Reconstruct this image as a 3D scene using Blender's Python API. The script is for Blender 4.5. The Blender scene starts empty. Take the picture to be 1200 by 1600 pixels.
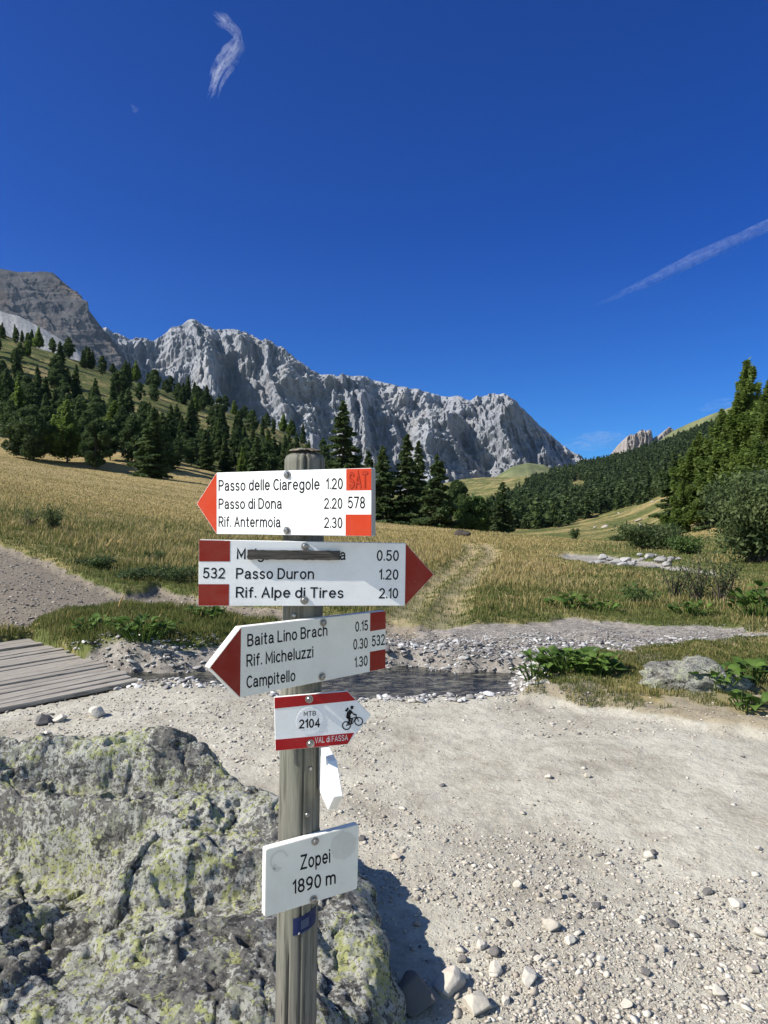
import bpy, bmesh, math, random
import numpy as np
from mathutils import Vector, Matrix
SC = bpy.context.scene
COL = SC.collection
rad = math.radians
F = 1110.0          # focal length of the photo in its own pixels
CAMZ = 1.6
HAZE = True

# ------------------------------------------------------------------ camera
cam_d = bpy.data.cameras.new('camera'); cam = bpy.data.objects.new('camera', cam_d); COL.objects.link(cam)
cam_d.sensor_fit = 'VERTICAL'; cam_d.sensor_height = 36.0; cam_d.sensor_width = 27.0
cam_d.lens = 36.0 * F / 1600.0
cam.location = (0, 0, CAMZ); cam.rotation_euler = (math.pi/2, 0, 0)
cam_d.clip_start = 0.05; cam_d.clip_end = 40000
SC.camera = cam

# ------------------------------------------------------------------ world, sun, exposure
SUN_EL = 40.5
SUN_AZ = math.degrees(math.atan2(-0.955, -0.298))
SDIR = Vector((math.sin(rad(SUN_AZ))*math.cos(rad(SUN_EL)), math.cos(rad(SUN_AZ))*math.cos(rad(SUN_EL)), math.sin(rad(SUN_EL))))
world = bpy.data.worlds.new('World'); SC.world = world; world.use_nodes = True
wn = world.node_tree; wbg = wn.nodes['Background']
sky = wn.nodes.new('ShaderNodeTexSky'); sky.sky_type = 'NISHITA'; sky.sun_disc = False
sky.sun_elevation = rad(SUN_EL); sky.sun_rotation = rad(SUN_AZ % 360)
sky.altitude = 1900; sky.air_density = 1.0; sky.dust_density = 0.0; sky.ozone_density = 3.0
# away from the sun the mountain sky is a much deeper blue than round the sun
_g = wn.nodes.new('ShaderNodeTexCoord'); _sp = wn.nodes.new('ShaderNodeSeparateXYZ'); wn.links.new(_g.outputs['Generated'], _sp.inputs[0])
_mr = wn.nodes.new('ShaderNodeMapRange'); _mr.interpolation_type = 'SMOOTHSTEP'; _mr.inputs['From Min'].default_value = -.25; _mr.inputs['From Max'].default_value = .40; wn.links.new(_sp.outputs[1], _mr.inputs['Value'])
_mx = wn.nodes.new('ShaderNodeMix'); _mx.data_type = 'RGBA'; _mx.blend_type = 'MULTIPLY'; wn.links.new(_mr.outputs[0], _mx.inputs[0]); wn.links.new(sky.outputs[0], _mx.inputs[6]); 
_mz = wn.nodes.new('ShaderNodeMapRange'); _mz.interpolation_type = 'SMOOTHSTEP'; _mz.inputs['From Min'].default_value = .02; _mz.inputs['From Max'].default_value = .38; wn.links.new(_sp.outputs[2], _mz.inputs['Value'])
_mt = wn.nodes.new('ShaderNodeMix'); _mt.data_type = 'RGBA'; wn.links.new(_mz.outputs[0], _mt.inputs[0]); _mt.inputs[6].default_value = (.13, .36, .66, 1); _mt.inputs[7].default_value = (.005, .190, .62, 1); wn.links.new(_mt.outputs[2], _mx.inputs[7])
wn.links.new(_mx.outputs[2], wbg.inputs[0])
wbg.inputs[1].default_value = 0.10
sun_d = bpy.data.lights.new('sun', 'SUN'); sun = bpy.data.objects.new('sun', sun_d); COL.objects.link(sun)
sun_d.energy = 4.2; sun_d.angle = rad(0.53); sun_d.color = (1.0, 0.955, 0.88)
sun.rotation_euler = (-SDIR).to_track_quat('-Z', 'Y').to_euler(); sun.location = (-20, -10, 40)
SC.view_settings.view_transform = 'Standard'; SC.view_settings.look = 'None'
SC.view_settings.gamma = 1.0; SC.view_settings.exposure = 0.90; SC.view_settings.use_curve_mapping = False

# ------------------------------------------------------------------ helpers: numpy noise
_r = np.random.RandomState(7)
_P = np.tile(_r.permutation(256), 3).astype(np.int64)
_G = _r.normal(size=(256, 3)); _G /= np.linalg.norm(_G, axis=1)[:, None]
def perlin(x, y, z=0.0):
    x = np.asarray(x, float); y = np.asarray(y, float); z = np.zeros_like(x) + z
    xi = np.floor(x).astype(np.int64); yi = np.floor(y).astype(np.int64); zi = np.floor(z).astype(np.int64)
    xf, yf, zf = x-xi, y-yi, z-zi
    xi &= 255; yi &= 255; zi &= 255
    u = xf**3*(xf*(xf*6-15)+10); v = yf**3*(yf*(yf*6-15)+10); w = zf**3*(zf*(zf*6-15)+10)
    out = 0
    for i in (0, 1):
        for j in (0, 1):
            for k in (0, 1):
                g = _G[_P[_P[_P[xi+i]+yi+j]+zi+k]]
                d = g[..., 0]*(xf-i)+g[..., 1]*(yf-j)+g[..., 2]*(zf-k)
                out = out + d*(u if i else 1-u)*(v if j else 1-v)*(w if k else 1-w)
    return out*1.5
def fbm(x, y, z=0.0, o=4, g=0.5, l=2.03):
    a = 1.0; s = 0; f = 1.0; n = 0
    for i in range(o):
        s = s + a*perlin(x*f+i*17.3, y*f+i*9.1, np.asarray(z)*f+i*3.7); n += a; a *= g; f *= l
    return s/n
def ridged(x, y, z=0.0, o=4, g=0.5, l=2.07):
    a = 1.0; s = 0; f = 1.0; n = 0
    for i in range(o):
        s = s + a*(1-np.abs(perlin(x*f+i*11.3, y*f+i*5.9, np.asarray(z)*f+i*2.3))*2); n += a; a *= g; f *= l
    return s/n
def sst(a, b, x):
    t = np.clip((x-a)/(b-a), 0, 1); return t*t*(3-2*t)

# ------------------------------------------------------------------ helpers: objects
def setp(o, label=None, cat=None, group=None, kind=None):
    if label: o['label'] = label
    if cat: o['category'] = cat
    if group: o['group'] = group
    if kind: o['kind'] = kind
    return o
def thing(name, label, cat, loc=(0, 0, 0), group=None):
    o = bpy.data.objects.new(name, None); COL.objects.link(o); o.location = loc
    o.empty_display_size = 0.2
    return setp(o, label, cat, group)
def mesh_np(name, V, faces, mat=None, attrs=None, smooth=False):
    V = np.ascontiguousarray(V, dtype=np.float32)
    me = bpy.data.meshes.new(name); me.vertices.add(len(V)); me.vertices.foreach_set('co', V.ravel())
    if not isinstance(faces, list): faces = [faces]
    faces = [f for f in faces if len(f)]
    idx = np.concatenate([np.asarray(f).ravel() for f in faces]).astype(np.int32)
    tot = np.concatenate([np.full(len(f), np.asarray(f).shape[1]) for f in faces]).astype(np.int32)
    st = np.concatenate([[0], np.cumsum(tot)[:-1]]).astype(np.int32)
    me.loops.add(len(idx)); me.loops.foreach_set('vertex_index', idx)
    me.polygons.add(len(tot)); me.polygons.foreach_set('loop_start', st); me.polygons.foreach_set('loop_total', tot)
    if smooth: me.polygons.foreach_set('use_smooth', np.ones(len(tot), bool))
    for k, a in (attrs or {}).items():
        a = np.asarray(a, np.float32)
        if a.ndim == 1:
            at = me.attributes.new(k, 'FLOAT', 'POINT'); at.data.foreach_set('value', a)
        else:
            at = me.attributes.new(k, 'FLOAT_COLOR', 'POINT'); at.data.foreach_set('color', a.ravel())
    me.update(calc_edges=True)
    if mat: me.materials.append(mat)
    return me
def link(name, me, parent=None, loc=None):
    o = bpy.data.objects.new(name, me); COL.objects.link(o)
    if parent: o.parent = parent
    if loc is not None: o.location = loc
    return o
def copy_tree(src, loc, rotz=0, scale=(1, 1, 1), label=None, group=None, tilt=0):
    c = src.copy(); COL.objects.link(c); c.location = loc; c.rotation_euler = (tilt, 0, rotz); c.scale = scale
    if label: c['label'] = label
    if group: c['group'] = group
    for ch in src.children:
        k = ch.copy(); COL.objects.link(k); k.parent = c
    return c
def grid_faces(nr, nc):
    i = np.arange(nr-1)[:, None]*nc+np.arange(nc-1)[None]
    return np.stack([i, i+1, i+nc+1, i+nc], -1).reshape(-1, 4)

# ------------------------------------------------------------------ helpers: materials
def nd(nt, t, ins=None, **props):
    n = nt.nodes.new('ShaderNode'+t)
    for k, v in props.items(): setattr(n, k, v)
    for k, v in (ins or {}).items():
        s = n.inputs[k]
        if isinstance(v, bpy.types.NodeSocket): nt.links.new(v, s)
        else: s.default_value = v
    return n
def new_mat(name):
    m = bpy.data.materials.new(name); m.use_nodes = True
    return m, m.node_tree, m.node_tree.nodes['Principled BSDF']
def c4(c): return (c[0], c[1], c[2], 1.0)
def noise(nt, vec, scale, detail=4, rough=0.55, dist=0.0):
    return nd(nt, 'TexNoise', {'Vector': vec, 'Scale': scale, 'Detail': detail, 'Roughness': rough, 'Distortion': dist}).outputs['Fac']
def ramp(nt, fac, a, b, lo=0.0, hi=1.0):
    return nd(nt, 'MapRange', {'Value': fac, 'From Min': a, 'From Max': b, 'To Min': lo, 'To Max': hi}).outputs[0]
def mixc(nt, fac, a, b, mode='MIX'):
    n = nd(nt, 'Mix', data_type='RGBA', blend_type=mode)
    for s, v in ((n.inputs[0], fac), (n.inputs[6], a), (n.inputs[7], b)):
        if isinstance(v, bpy.types.NodeSocket): nt.links.new(v, s)
        else: s.default_value = c4(v) if isinstance(v, (tuple, list)) and len(v) == 3 else v
    return n.outputs[2]
def math_n(nt, op, a, b=0.0):
    n = nd(nt, 'Math', operation=op)
    for s, v in ((n.inputs[0], a), (n.inputs[1], b)):
        if isinstance(v, bpy.types.NodeSocket): nt.links.new(v, s)
        else: s.default_value = v
    return n.outputs[0]
def bump(nt, h, strength, dist, prev=None):
    i = {'Height': h, 'Strength': strength, 'Distance': dist}
    if prev: i['Normal'] = prev
    return nd(nt, 'Bump', i).outputs[0]
def objco(nt): return nd(nt, 'TexCoord').outputs['Object']
def wpos(nt): return nd(nt, 'NewGeometry').outputs['Position']
def stretch(nt, vec, s): return nd(nt, 'Mapping', {'Vector': vec, 'Scale': s}).outputs[0]

def foliage_mat(name, dark, light, transl=0.35, scale=0.35):
    m, nt, b = new_mat(name)
    p = objco(nt)
    n1 = noise(nt, p, scale, 3)
    oi = nd(nt, 'ObjectInfo').outputs['Random']
    col = mixc(nt, ramp(nt, n1, 0.35, 0.65), dark, light)
    col = mixc(nt, ramp(nt, oi, 0, 1, 0.0, 0.45), col, tuple(x*0.62 for x in dark))
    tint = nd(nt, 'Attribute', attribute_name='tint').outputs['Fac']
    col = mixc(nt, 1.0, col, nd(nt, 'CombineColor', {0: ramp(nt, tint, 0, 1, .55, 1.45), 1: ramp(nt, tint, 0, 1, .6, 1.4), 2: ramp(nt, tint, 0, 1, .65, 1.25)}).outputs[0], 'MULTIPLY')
    nt.links.new(col, b.inputs['Base Color']); b.inputs['Roughness'].default_value = 0.65; b.inputs['Specular IOR Level'].default_value = 0.25
    tr = nd(nt, 'BsdfTranslucent', {'Color': col})
    mx = nd(nt, 'MixShader', {0: transl, 1: b.outputs[0], 2: tr.outputs[0]})
    nt.links.new(mx.outputs[0], nt.nodes['Material Output'].inputs[0])
    return m
def plain_mat(name, col, rough=0.6, metal=0.0, var=0.12, scale=20.0):
    m, nt, b = new_mat(name)
    n1 = noise(nt, objco(nt), scale, 4)
    c = mixc(nt, ramp(nt, n1, .35, .65), tuple(x*(1-var) for x in col), tuple(min(1, x*(1+var)) for x in col))
    nt.links.new(c, b.inputs['Base Color']); b.inputs['Roughness'].default_value = rough; b.inputs['Metallic'].default_value = metal
    return m

# ------------------------------------------------------------------ terrain
COLS = [-700, 0, 240, 500, 620, 740, 850, 1000, 1200, 1900]
# depth -> height for every column (columns are directions from where the photographer stands)
TAB = {
 -700: {6: 0, 9: .1, 16: 1.4, 30: 4, 60: 11, 133: 30, 200: 60, 300: 125, 450: 190, 700: 200, 1500: 120, 2600: 120},
 0:    {6: 0, 9: 0, 16: .75, 30: 1.75, 60: 4.2, 133: 11.4, 200: 32, 300: 79, 420: 92, 700: 60, 1500: 30, 2600: 40},
 240:  {6: 0, 13: 0.02, 20: .40, 40: 1.2, 80: 3.6, 133: 8.0, 200: 22, 300: 52, 345: 64, 420: 60, 700: 20, 1500: 10, 2600: 40},
 500:  {6: 0, 30: 0.08, 80: 1.0, 133: 2.2, 200: 7.5, 300: 25, 360: 37, 450: 34, 700: 5, 1500: 10, 2600: 40},
 620:  {6: 0, 30: 0.02, 80: -.1, 133: -1.5, 200: -2, 300: 0, 450: 2, 700: 0, 1500: 30, 2600: 60},
 740:  {6: 0, 40: 0.0, 62: -.15, 80: -.9, 133: -3, 300: -6, 600: 2, 1000: 30, 1500: 92, 1900: 80, 2600: 60},
 850:  {6: 0, 25: -.1, 45: -.2, 62: -.3, 100: -2.4, 200: -4.7, 400: -6.5, 600: 6, 1000: 46, 1150: 54, 1500: 62, 2600: 80},
 1000: {6: 0, 25: -.1, 40: -.25, 70: -2.0, 100: -2.6, 200: -1.6, 400: 5.5, 550: 12, 800: 48, 1100: 88, 1300: 92, 2600: 90},
 1200: {6: 0, 20: -.1, 32: -.1, 45: 0.9, 60: 3.2, 100: 9, 200: 21, 400: 44, 600: 72, 1100: 163, 1500: 190, 2600: 230},
 1900: {6: 0, 15: .1, 25: .8, 40: 5, 60: 12, 100: 30, 200: 70, 400: 120, 600: 160, 1100: 300, 1500: 350, 2600: 350},
}
LY0, LY1, NLY, NU = math.log(3.0), math.log(2600.0), 420, 420
U0, U1 = (-700-600)/F, (1900-600)/F
_ly = np.linspace(LY0, LY1, NLY)
_cols = np.array([[np.interp(_ly, np.log(list(TAB[c].keys())), list(TAB[c].values()))] for c in COLS])[:, 0]
_cu = (np.array(COLS)-600)/F
_uu = np.linspace(U0, U1, NU)
_T = np.array([np.interp(_uu, _cu, _cols[:, i]) for i in range(NLY)])
def _blur(a, s, ax):
    k = np.exp(-0.5*(np.arange(-3*s, 3*s+1)/s)**2); k /= k.sum()
    pad = [(0, 0), (0, 0)]; pad[ax] = (3*s, 3*s)
    b = np.pad(a, pad, mode='edge')
    return np.apply_along_axis(lambda v: np.convolve(v, k, 'valid'), ax, b)
_T = _blur(_blur(_T, 5, 0), 9, 1)
def base_z(x, y):
    yy = np.maximum(y, 3.0); u = np.clip(np.asarray(x)/np.maximum(y, 0.5), U0, U1-1e-6)
    a = (np.log(np.minimum(yy, 2599))-LY0)/(LY1-LY0)*(NLY-1); b = (u-U0)/(U1-U0)*(NU-1)
    i = np.clip(a.astype(int), 0, NLY-2); j = np.clip(b.astype(int), 0, NU-2); a = a-i; b = b-j
    return (_T[i, j]*(1-a)*(1-b)+_T[i+1, j]*a*(1-b)+_T[i, j+1]*(1-a)*b+_T[i+1, j+1]*a*b)*sst(3, 7, y)
def gp(px, Y, z=0.0):
    d = (CAMZ-z)*F/(Y-800.0); return ((px-600)/F*d, d)
def poly(pts): return [gp(*p) for p in pts]
def sdpoly(x, y, pts):      # negative inside
    x = np.asarray(x); y = np.asarray(y); d = np.full(x.shape, 1e9); inside = np.zeros(x.shape, bool); n = len(pts)
    for i in range(n):
        x0, y0 = pts[i]; x1, y1 = pts[(i+1) % n]
        ex, ey = x1-x0, y1-y0; L = ex*ex+ey*ey+1e-12
        t = np.clip(((x-x0)*ex+(y-y0)*ey)/L, 0, 1)
        d = np.minimum(d, (x-x0-t*ex)**2+(y-y0-t*ey)**2)
        c = ((y0 > y) != (y1 > y)) & (x < ex*(y-y0)/(ey if abs(ey) > 1e-12 else 1e-12)+x0)
        inside ^= c
    d = np.sqrt(d); return np.where(inside, -d, d)
P_ROAD = [(-8, 5.3)]+poly([(0, 1112), (150, 1086), (235, 1066), (330, 1062), (430, 1072), (520, 1090), (650, 1085), (800, 1092), (960, 1107), (1060, 1131), (1200, 1155), (1500, 1210)])+[(5.5, 0.2), (9, -3), (-9, -3)]
P_TRACK = [(-12, 8.9)]+poly([(40, 996), (160, 966), (300, 968), (380, 974), (470, 985), (600, 1003), (690, 995), (690, 979), (600, 972), (450, 962), (360, 950), (250, 928), ])+[(-4.5, 12.4), (-6.4, 14.3), (-9.2, 16.9), (-13, 19.8), (-17, 19)]
P_BAR = poly([(600, 1000), (690, 980), (830, 978), (900, 970), (1000, 980), (1150, 985), (1260, 1003), (1100, 1007), (1000, 1019), (900, 1031), (860, 1041), (800, 1040), (700, 1032), (640, 1028), (560, 1024), (400, 1030), (340, 1066), (215, 1066), (170, 1045), (330, 1026), (470, 1015)])
P_WATER = [(-7, 7.7)]+poly([(330, 1036), (470, 1030), (560, 1028), (640, 1030), (740, 1034), (810, 1042), (820, 1066), (790, 1082), (650, 1083), (520, 1084), (400, 1066), (330, 1062)])+[(-7, 7.0)]
P_RIVER2 = poly([(860, 868), (930, 880), (1000, 886), (1075, 893), (1130, 899), (1130, 890), (1060, 881), (1000, 869), (930, 862), (880, 860)])
P_BRIDGE = [(-2.28, 6.74), (-4.42, 8.92), (-6.9, 5.9), (-4.70, 3.75)]
P_ISLE = poly([(40, 999), (110, 980), (200, 966), (360, 977), (400, 1004), (340, 1026), (190, 1046)])
RUTS = [[gp(690, 975), gp(712, 930), gp(745, 895), gp(770, 868), gp(760, 852)], [gp(622, 975), gp(662, 930), gp(712, 890), gp(738, 868), gp(735, 852)]]
def dline(x, y, pts):
    d = np.full(np.shape(x), 1e9)
    for (x0, y0), (x1, y1) in zip(pts[:-1], pts[1:]):
        ex, ey = x1-x0, y1-y0; t = np.clip(((x-x0)*ex+(y-y0)*ey)/(ex*ex+ey*ey), 0, 1)
        d = np.minimum(d, np.hypot(x-x0-t*ex, y-y0-t*ey))
    return d
def zones(x, y):
    x = np.asarray(x, float); y = np.asarray(y, float)
    w = 0.16*fbm(x*1.7, y*1.7, 3.1, 3); w2 = 0.16*fbm(x*1.7, y*1.7, 8.1, 3)
    k = 1+y*0.012
    X, Yy = x+w*k*2, y+w2*k*2
    near = y < 45
    big = np.full(x.shape, 9.0)
    def sd(p):
        o = big.copy(); o[near] = sdpoly(X[near], Yy[near], p); return o
    z = {}
    z['road'] = sd(P_ROAD); z['track'] = sd(P_TRACK); z['bar'] = sd(P_BAR); z['water'] = sd(P_WATER); z['river'] = sd(P_RIVER2); z['isle'] = sd(P_ISLE); z['bridge'] = big.copy(); z['bridge'][near] = sdpoly(x[near], y[near], P_BRIDGE)
    z['rut'] = big.copy(); z['rut'][near] = np.minimum(dline(x[near], y[near], RUTS[0]), dline(x[near], y[near], RUTS[1]))
    return z
def terrain(x, y, full=False):
    x = np.asarray(x, float); y = np.asarray(y, float)
    zb = base_z(x, y); Z = zones(x, y)
    road = 1-sst(-.12, .12, Z['road']); track = 1-sst(-.15, .15, Z['track']); bar = 1-sst(-.12, .10, Z['bar']); riv = 1-sst(-.5, .4, Z['river'])
    wat = 1-sst(-.35, .12, Z['water'])
    brd = 1-sst(-.06, .03, Z['bridge']); skirt = (1-sst(.25, .6, Z['bridge']))*(y < 7.2+.0*x)*(x < -1.6); road = np.clip(road+skirt*(1-bar)*(x+y < 4.3), 0, 1); bare = np.clip(road+track+bar+riv+brd+(1-sst(.0, .3, Z['water'])), 0, 1)
    fade = np.clip(1.5-y/60, 0, 1)
    fine = 0.012*fbm(x*3, y*3, 1.0, 4)
    n_bare = 0.05*fbm(x*.55, y*.55, 2.2, 3)*sst(1, 3, y)+fine
    n_grass = (0.10+0.05*fbm(x*.8, y*.8, 5, 3)+.06*fbm(x*2.5, y*2.5, 7, 2))*fade
    big = (1.0*fbm(x/28, y/28, 4, 3)*sst(25, 70, y)*np.clip(y/120, .2, 3)+8*fbm(x/120, y/120, 9, 3)*sst(200, 500, y))
    z = zb+n_bare+big+n_grass*(1-bare)
    z = z-.15*brd-.02*(1-sst(0, .35, Z['bridge']))-0.26*wat+0.09*bar*(1-wat)*(.5+fbm(x*1.3, y*1.3, 3, 3))-0.05*track-0.08*riv
    z = z+0.12*sst(.1, -.35, Z['isle'])
    ru = np.exp(-(Z['rut']/.35)**2); z = z-0.10*ru
    if full: return z, dict(road=road, track=track, bar=bar, riv=riv, wat=wat, rut=ru, bare=bare, Z=Z)
    return z
def tz(x, y): return float(terrain(np.array([x]), np.array([y]))[0])

def ground_material():
    m, nt, b = new_mat('ground')
    p = wpos(nt)
    at = nd(nt, 'Attribute', attribute_name='zone').outputs['Color']
    sp = nd(nt, 'SeparateColor', {0: at}); road, track, bar = sp.outputs[0], sp.outputs[1], sp.outputs[2]
    at2 = nd(nt, 'Attribute', attribute_name='zone2').outputs['Color']
    sp2 = nd(nt, 'SeparateColor', {0: at2}); riv, rut, far = sp2.outputs[0], sp2.outputs[1], sp2.outputs[2]
    # meadow
    nA = noise(nt, p, 0.06, 5, .6); nB = noise(nt, p, 0.9, 5, .65); nC = noise(nt, p, 14, 4, .7)
    dry = mixc(nt, ramp(nt, nC, .3, .7), (0.29, 0.215, 0.09), (0.40, 0.31, 0.145))
    grn = mixc(nt, ramp(nt, nC, .3, .7), (0.060, 0.078, 0.020), (0.125, 0.135, 0.042))
    dfac = nd(nt, 'Attribute', attribute_name='dry').outputs['Fac']
    s = math_n(nt, 'ADD', math_n(nt, 'MULTIPLY', ramp(nt, nA, .35, .65, -.4, .4), 1.0), math_n(nt, 'ADD', ramp(nt, nB, .3, .7, -.35, .35), dfac))
    mead = mixc(nt, ramp(nt, s, .2, .8), grn, dry)
    # road: pale dust with grit
    r1 = noise(nt, p, 1.1, 6, .65); r2 = noise(nt, p, 45, 5, .75); r3 = noise(nt, p, 9, 5, .7)
    st = noise(nt, stretch(nt, p, (3.0, .55, 1)), 1.4, 5, .65)
    rc = mixc(nt, ramp(nt, r1, .36, .62), (0.27, 0.243, 0.188), (0.465, 0.437, 0.35))
    rc = mixc(nt, ramp(nt, st, .42, .68, 0, .65), rc, (0.49, 0.465, 0.385))
    rc = mixc(nt, ramp(nt, r3, .50, .68, 0, .6), rc, (0.235, 0.20, 0.155))
    rc = mixc(nt, ramp(nt, r2, .52, .75, 0, .45), rc, (0.20, 0.18, 0.155))
    rc = mixc(nt, ramp(nt, r2, .50, .28, 0, .5), rc, (0.50, 0.475, 0.43))
    tc = mixc(nt, ramp(nt, r3, .3, .7), (0.135, 0.112, 0.083), (0.235, 0.20, 0.152))
    tc = mixc(nt, ramp(nt, r2, .50, .72, 0, .6), tc, (0.32, 0.285, 0.235))
    bc = mixc(nt, ramp(nt, r3, .35, .65), (0.15, 0.132, 0.11), (0.34, 0.305, 0.26))
    bc = mixc(nt, ramp(nt, r2, .45, .75, 0, .6), bc, (0.12, .115, .11))
    vc = mixc(nt, ramp(nt, r3, .3, .7), (0.17, .155, .13), (0.36, .335, .29))
    ne = ramp(nt, nB, .3, .7, -.22, .22)
    def edge(a): return nd(nt, 'MapRange', {'Value': math_n(nt, 'ADD', a, ne), 'From Min': .35, 'From Max': .65}).outputs[0]
    col = mixc(nt, math_n(nt, 'MULTIPLY', rut, .85), mead, mixc(nt, ramp(nt, r3, .3, .7), (0.20, .165, .115), (.34, .295, .22)))
    col = mixc(nt, edge(riv), col, vc)
    col = mixc(nt, edge(track), col, tc)
    col = mixc(nt, edge(bar), col, bc)
    col = mixc(nt, edge(road), col, rc)
    nt.links.new(col, b.inputs['Base Color']); b.inputs['Roughness'].default_value = 0.95; b.inputs['Specular IOR Level'].default_value = 0.15
    h1 = bump(nt, noise(nt, p, 60, 5, .75), .5, .010)
    h2 = bump(nt, noise(nt, p, 7, 5, .7), .55, .05, h1)
    h3 = bump(nt, noise(nt, p, .25, 6, .7), ramp(nt, far, 0, 1, 0, .8), 2.0, h2)
    nt.links.new(h3, b.inputs['Normal'])
    return m
M_ground = ground_material()

def dryness(x, y):
    """how straw-coloured the meadow is (0 green .. 1 dry)"""
    u = x/np.maximum(y, 1)
    d = 0.35+0.5*sst(12, 24, y)*np.clip(1.2-np.abs(u-.1)*.3, .6, 1)
    k = sst(-.05, -.2, u); d = d*(1-k)+k*(.30+.62*sst(20, 42, y))
    d = d*(1-sst(130, 175, y))+.20*sst(130, 175, y)
    k = sst(.20, .36, u)*sst(48, 36, y); d = d*(1-k)+k*.15; d = np.where((y < 9.3) & (x > 1), .55, d)
    k = sst(.08, .16, u)*sst(55, 75, y); d = d*(1-k)+k*.34
    return np.clip(d+.25*fbm(x/9, y/9, 3.3, 3)+.35*fbm(x/22+4, y/30, 7.3, 3), 0, 1)

def build_ground():
    ys = np.concatenate([np.exp(np.linspace(math.log(0.6), math.log(2.0), 30))[:-1], np.exp(np.linspace(math.log(2.0), math.log(2600), 620))])
    us = np.concatenate([np.linspace(-1.5, -.66, 40)[:-1], np.linspace(-.66, .66, 560), np.linspace(.66, 1.5, 40)[1:]])
    Yg, Ug = np.meshgrid(ys, us, indexing='ij'); X = (Ug*Yg).ravel(); Y = Yg.ravel()
    z, zn = terrain(X, Y, True)
    V = np.stack([X, Y, z], 1)
    nr, nc = len(ys), len(us); Fc = grid_faces(nr, nc)
    one = np.ones(len(X))
    zone = np.stack([zn['road'], zn['track'], np.maximum(zn['bar'], 1-sst(0, .35, zn['Z']['water'])), one], 1)
    rb = (Y < 9.3)*(X > 1.0)*sst(.02, .35, fbm(X*1.3, Y*1.3, 11, 4)+.35*np.exp(-((X-2.0)/.7)**2-((Y-7.0)/.6)**2)+.5*(1-sst(.05, .45, zn['Z']['road'])))
    zone2 = np.stack([zn['riv'], np.maximum(zn['rut']*.5, rb), sst(60, 200, Y), one], 1)
    dry = dryness(X, Y)
    def fz(a): return a[Fc].mean(1)
    road = fz(zn['road']) > .5; tr = (fz(zn['track']) > .5) & ~road; ba = ((fz(zn['bar']) > .5) | (fz(1-sst(0, .3, zn['Z']['water'])) > .5)) & ~road & ~tr
    rv = (fz(zn['riv']) > .5) & ~road & ~tr & ~ba
    rest = ~(road | tr | ba | rv)
    for name, sel in (('ground', rest), ('gravel_road', road), ('gravel_track', tr), ('stream_bed', ba), ('river_bed', rv)):
        f = Fc[sel]; used = np.unique(f); mp = np.full(len(V), -1); mp[used] = np.arange(len(used))
        me = mesh_np(name, V[used], mp[f], M_ground, {'zone': zone[used], 'zone2': zone2[used], 'dry': dry[used]}, smooth=True)
        setp(link(name, me), kind='structure')
    # ground behind and beside the photographer
    g = np.linspace(-60, 60, 41); gx, gy = np.meshgrid(g, np.linspace(-80, 3.2, 30)); gx = gx.ravel(); gy = gy.ravel()
    me = mesh_np('ground', np.stack([gx, gy, -.45+0*gx], 1), grid_faces(30, 41), M_ground, {'zone': np.tile([1, 0, 0, 1.0], (len(gx), 1)), 'zone2': np.tile([0, 0, 0, 1.0], (len(gx), 1)), 'dry': gx*0})
    setp(link('ground', me), kind='structure')
build_ground()

def build_water():
    m, nt, b = new_mat('stream_water'); p = wpos(nt)
    n1 = noise(nt, stretch(nt, p, (1, 1.6, 1)), 7, 4, .6)
    c = mixc(nt, ramp(nt, noise(nt, stretch(nt, p, (1, 1.8, 1)), 6, 6, .7, .8), .46, .66), (0.012, 0.016, 0.018), (0.20, .19, .145))  # pale patches paint ripple reflections and bed colour into the water
    nt.links.new(c, b.inputs['Base Color']); b.inputs['Roughness'].default_value = .06; b.inputs['IOR'].default_value = 1.33
    b.inputs['Alpha'].default_value = .82
    nt.links.new(bump(nt, n1, .6, .08), b.inputs['Normal'])
    gx, gy = np.meshgrid(np.linspace(-8, 1.75, 150), np.linspace(6.3, 8.8, 60)); gx = gx.ravel(); gy = gy.ravel()
    sd = sdpoly(gx, gy, P_WATER); Fc = grid_faces(60, 150); k = sd[Fc].min(1) < .25; f = Fc[k]
    used = np.unique(f); mp = np.full(len(gx), -1); mp[used] = np.arange(len(used))
    V = np.stack([gx, gy, -.085+.006*fbm(gx*5, gy*7, 1, 2)], 1)
    setp(link('stream', mesh_np('stream', V[used], mp[f], m, smooth=True)), kind='structure')
build_water()

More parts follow.
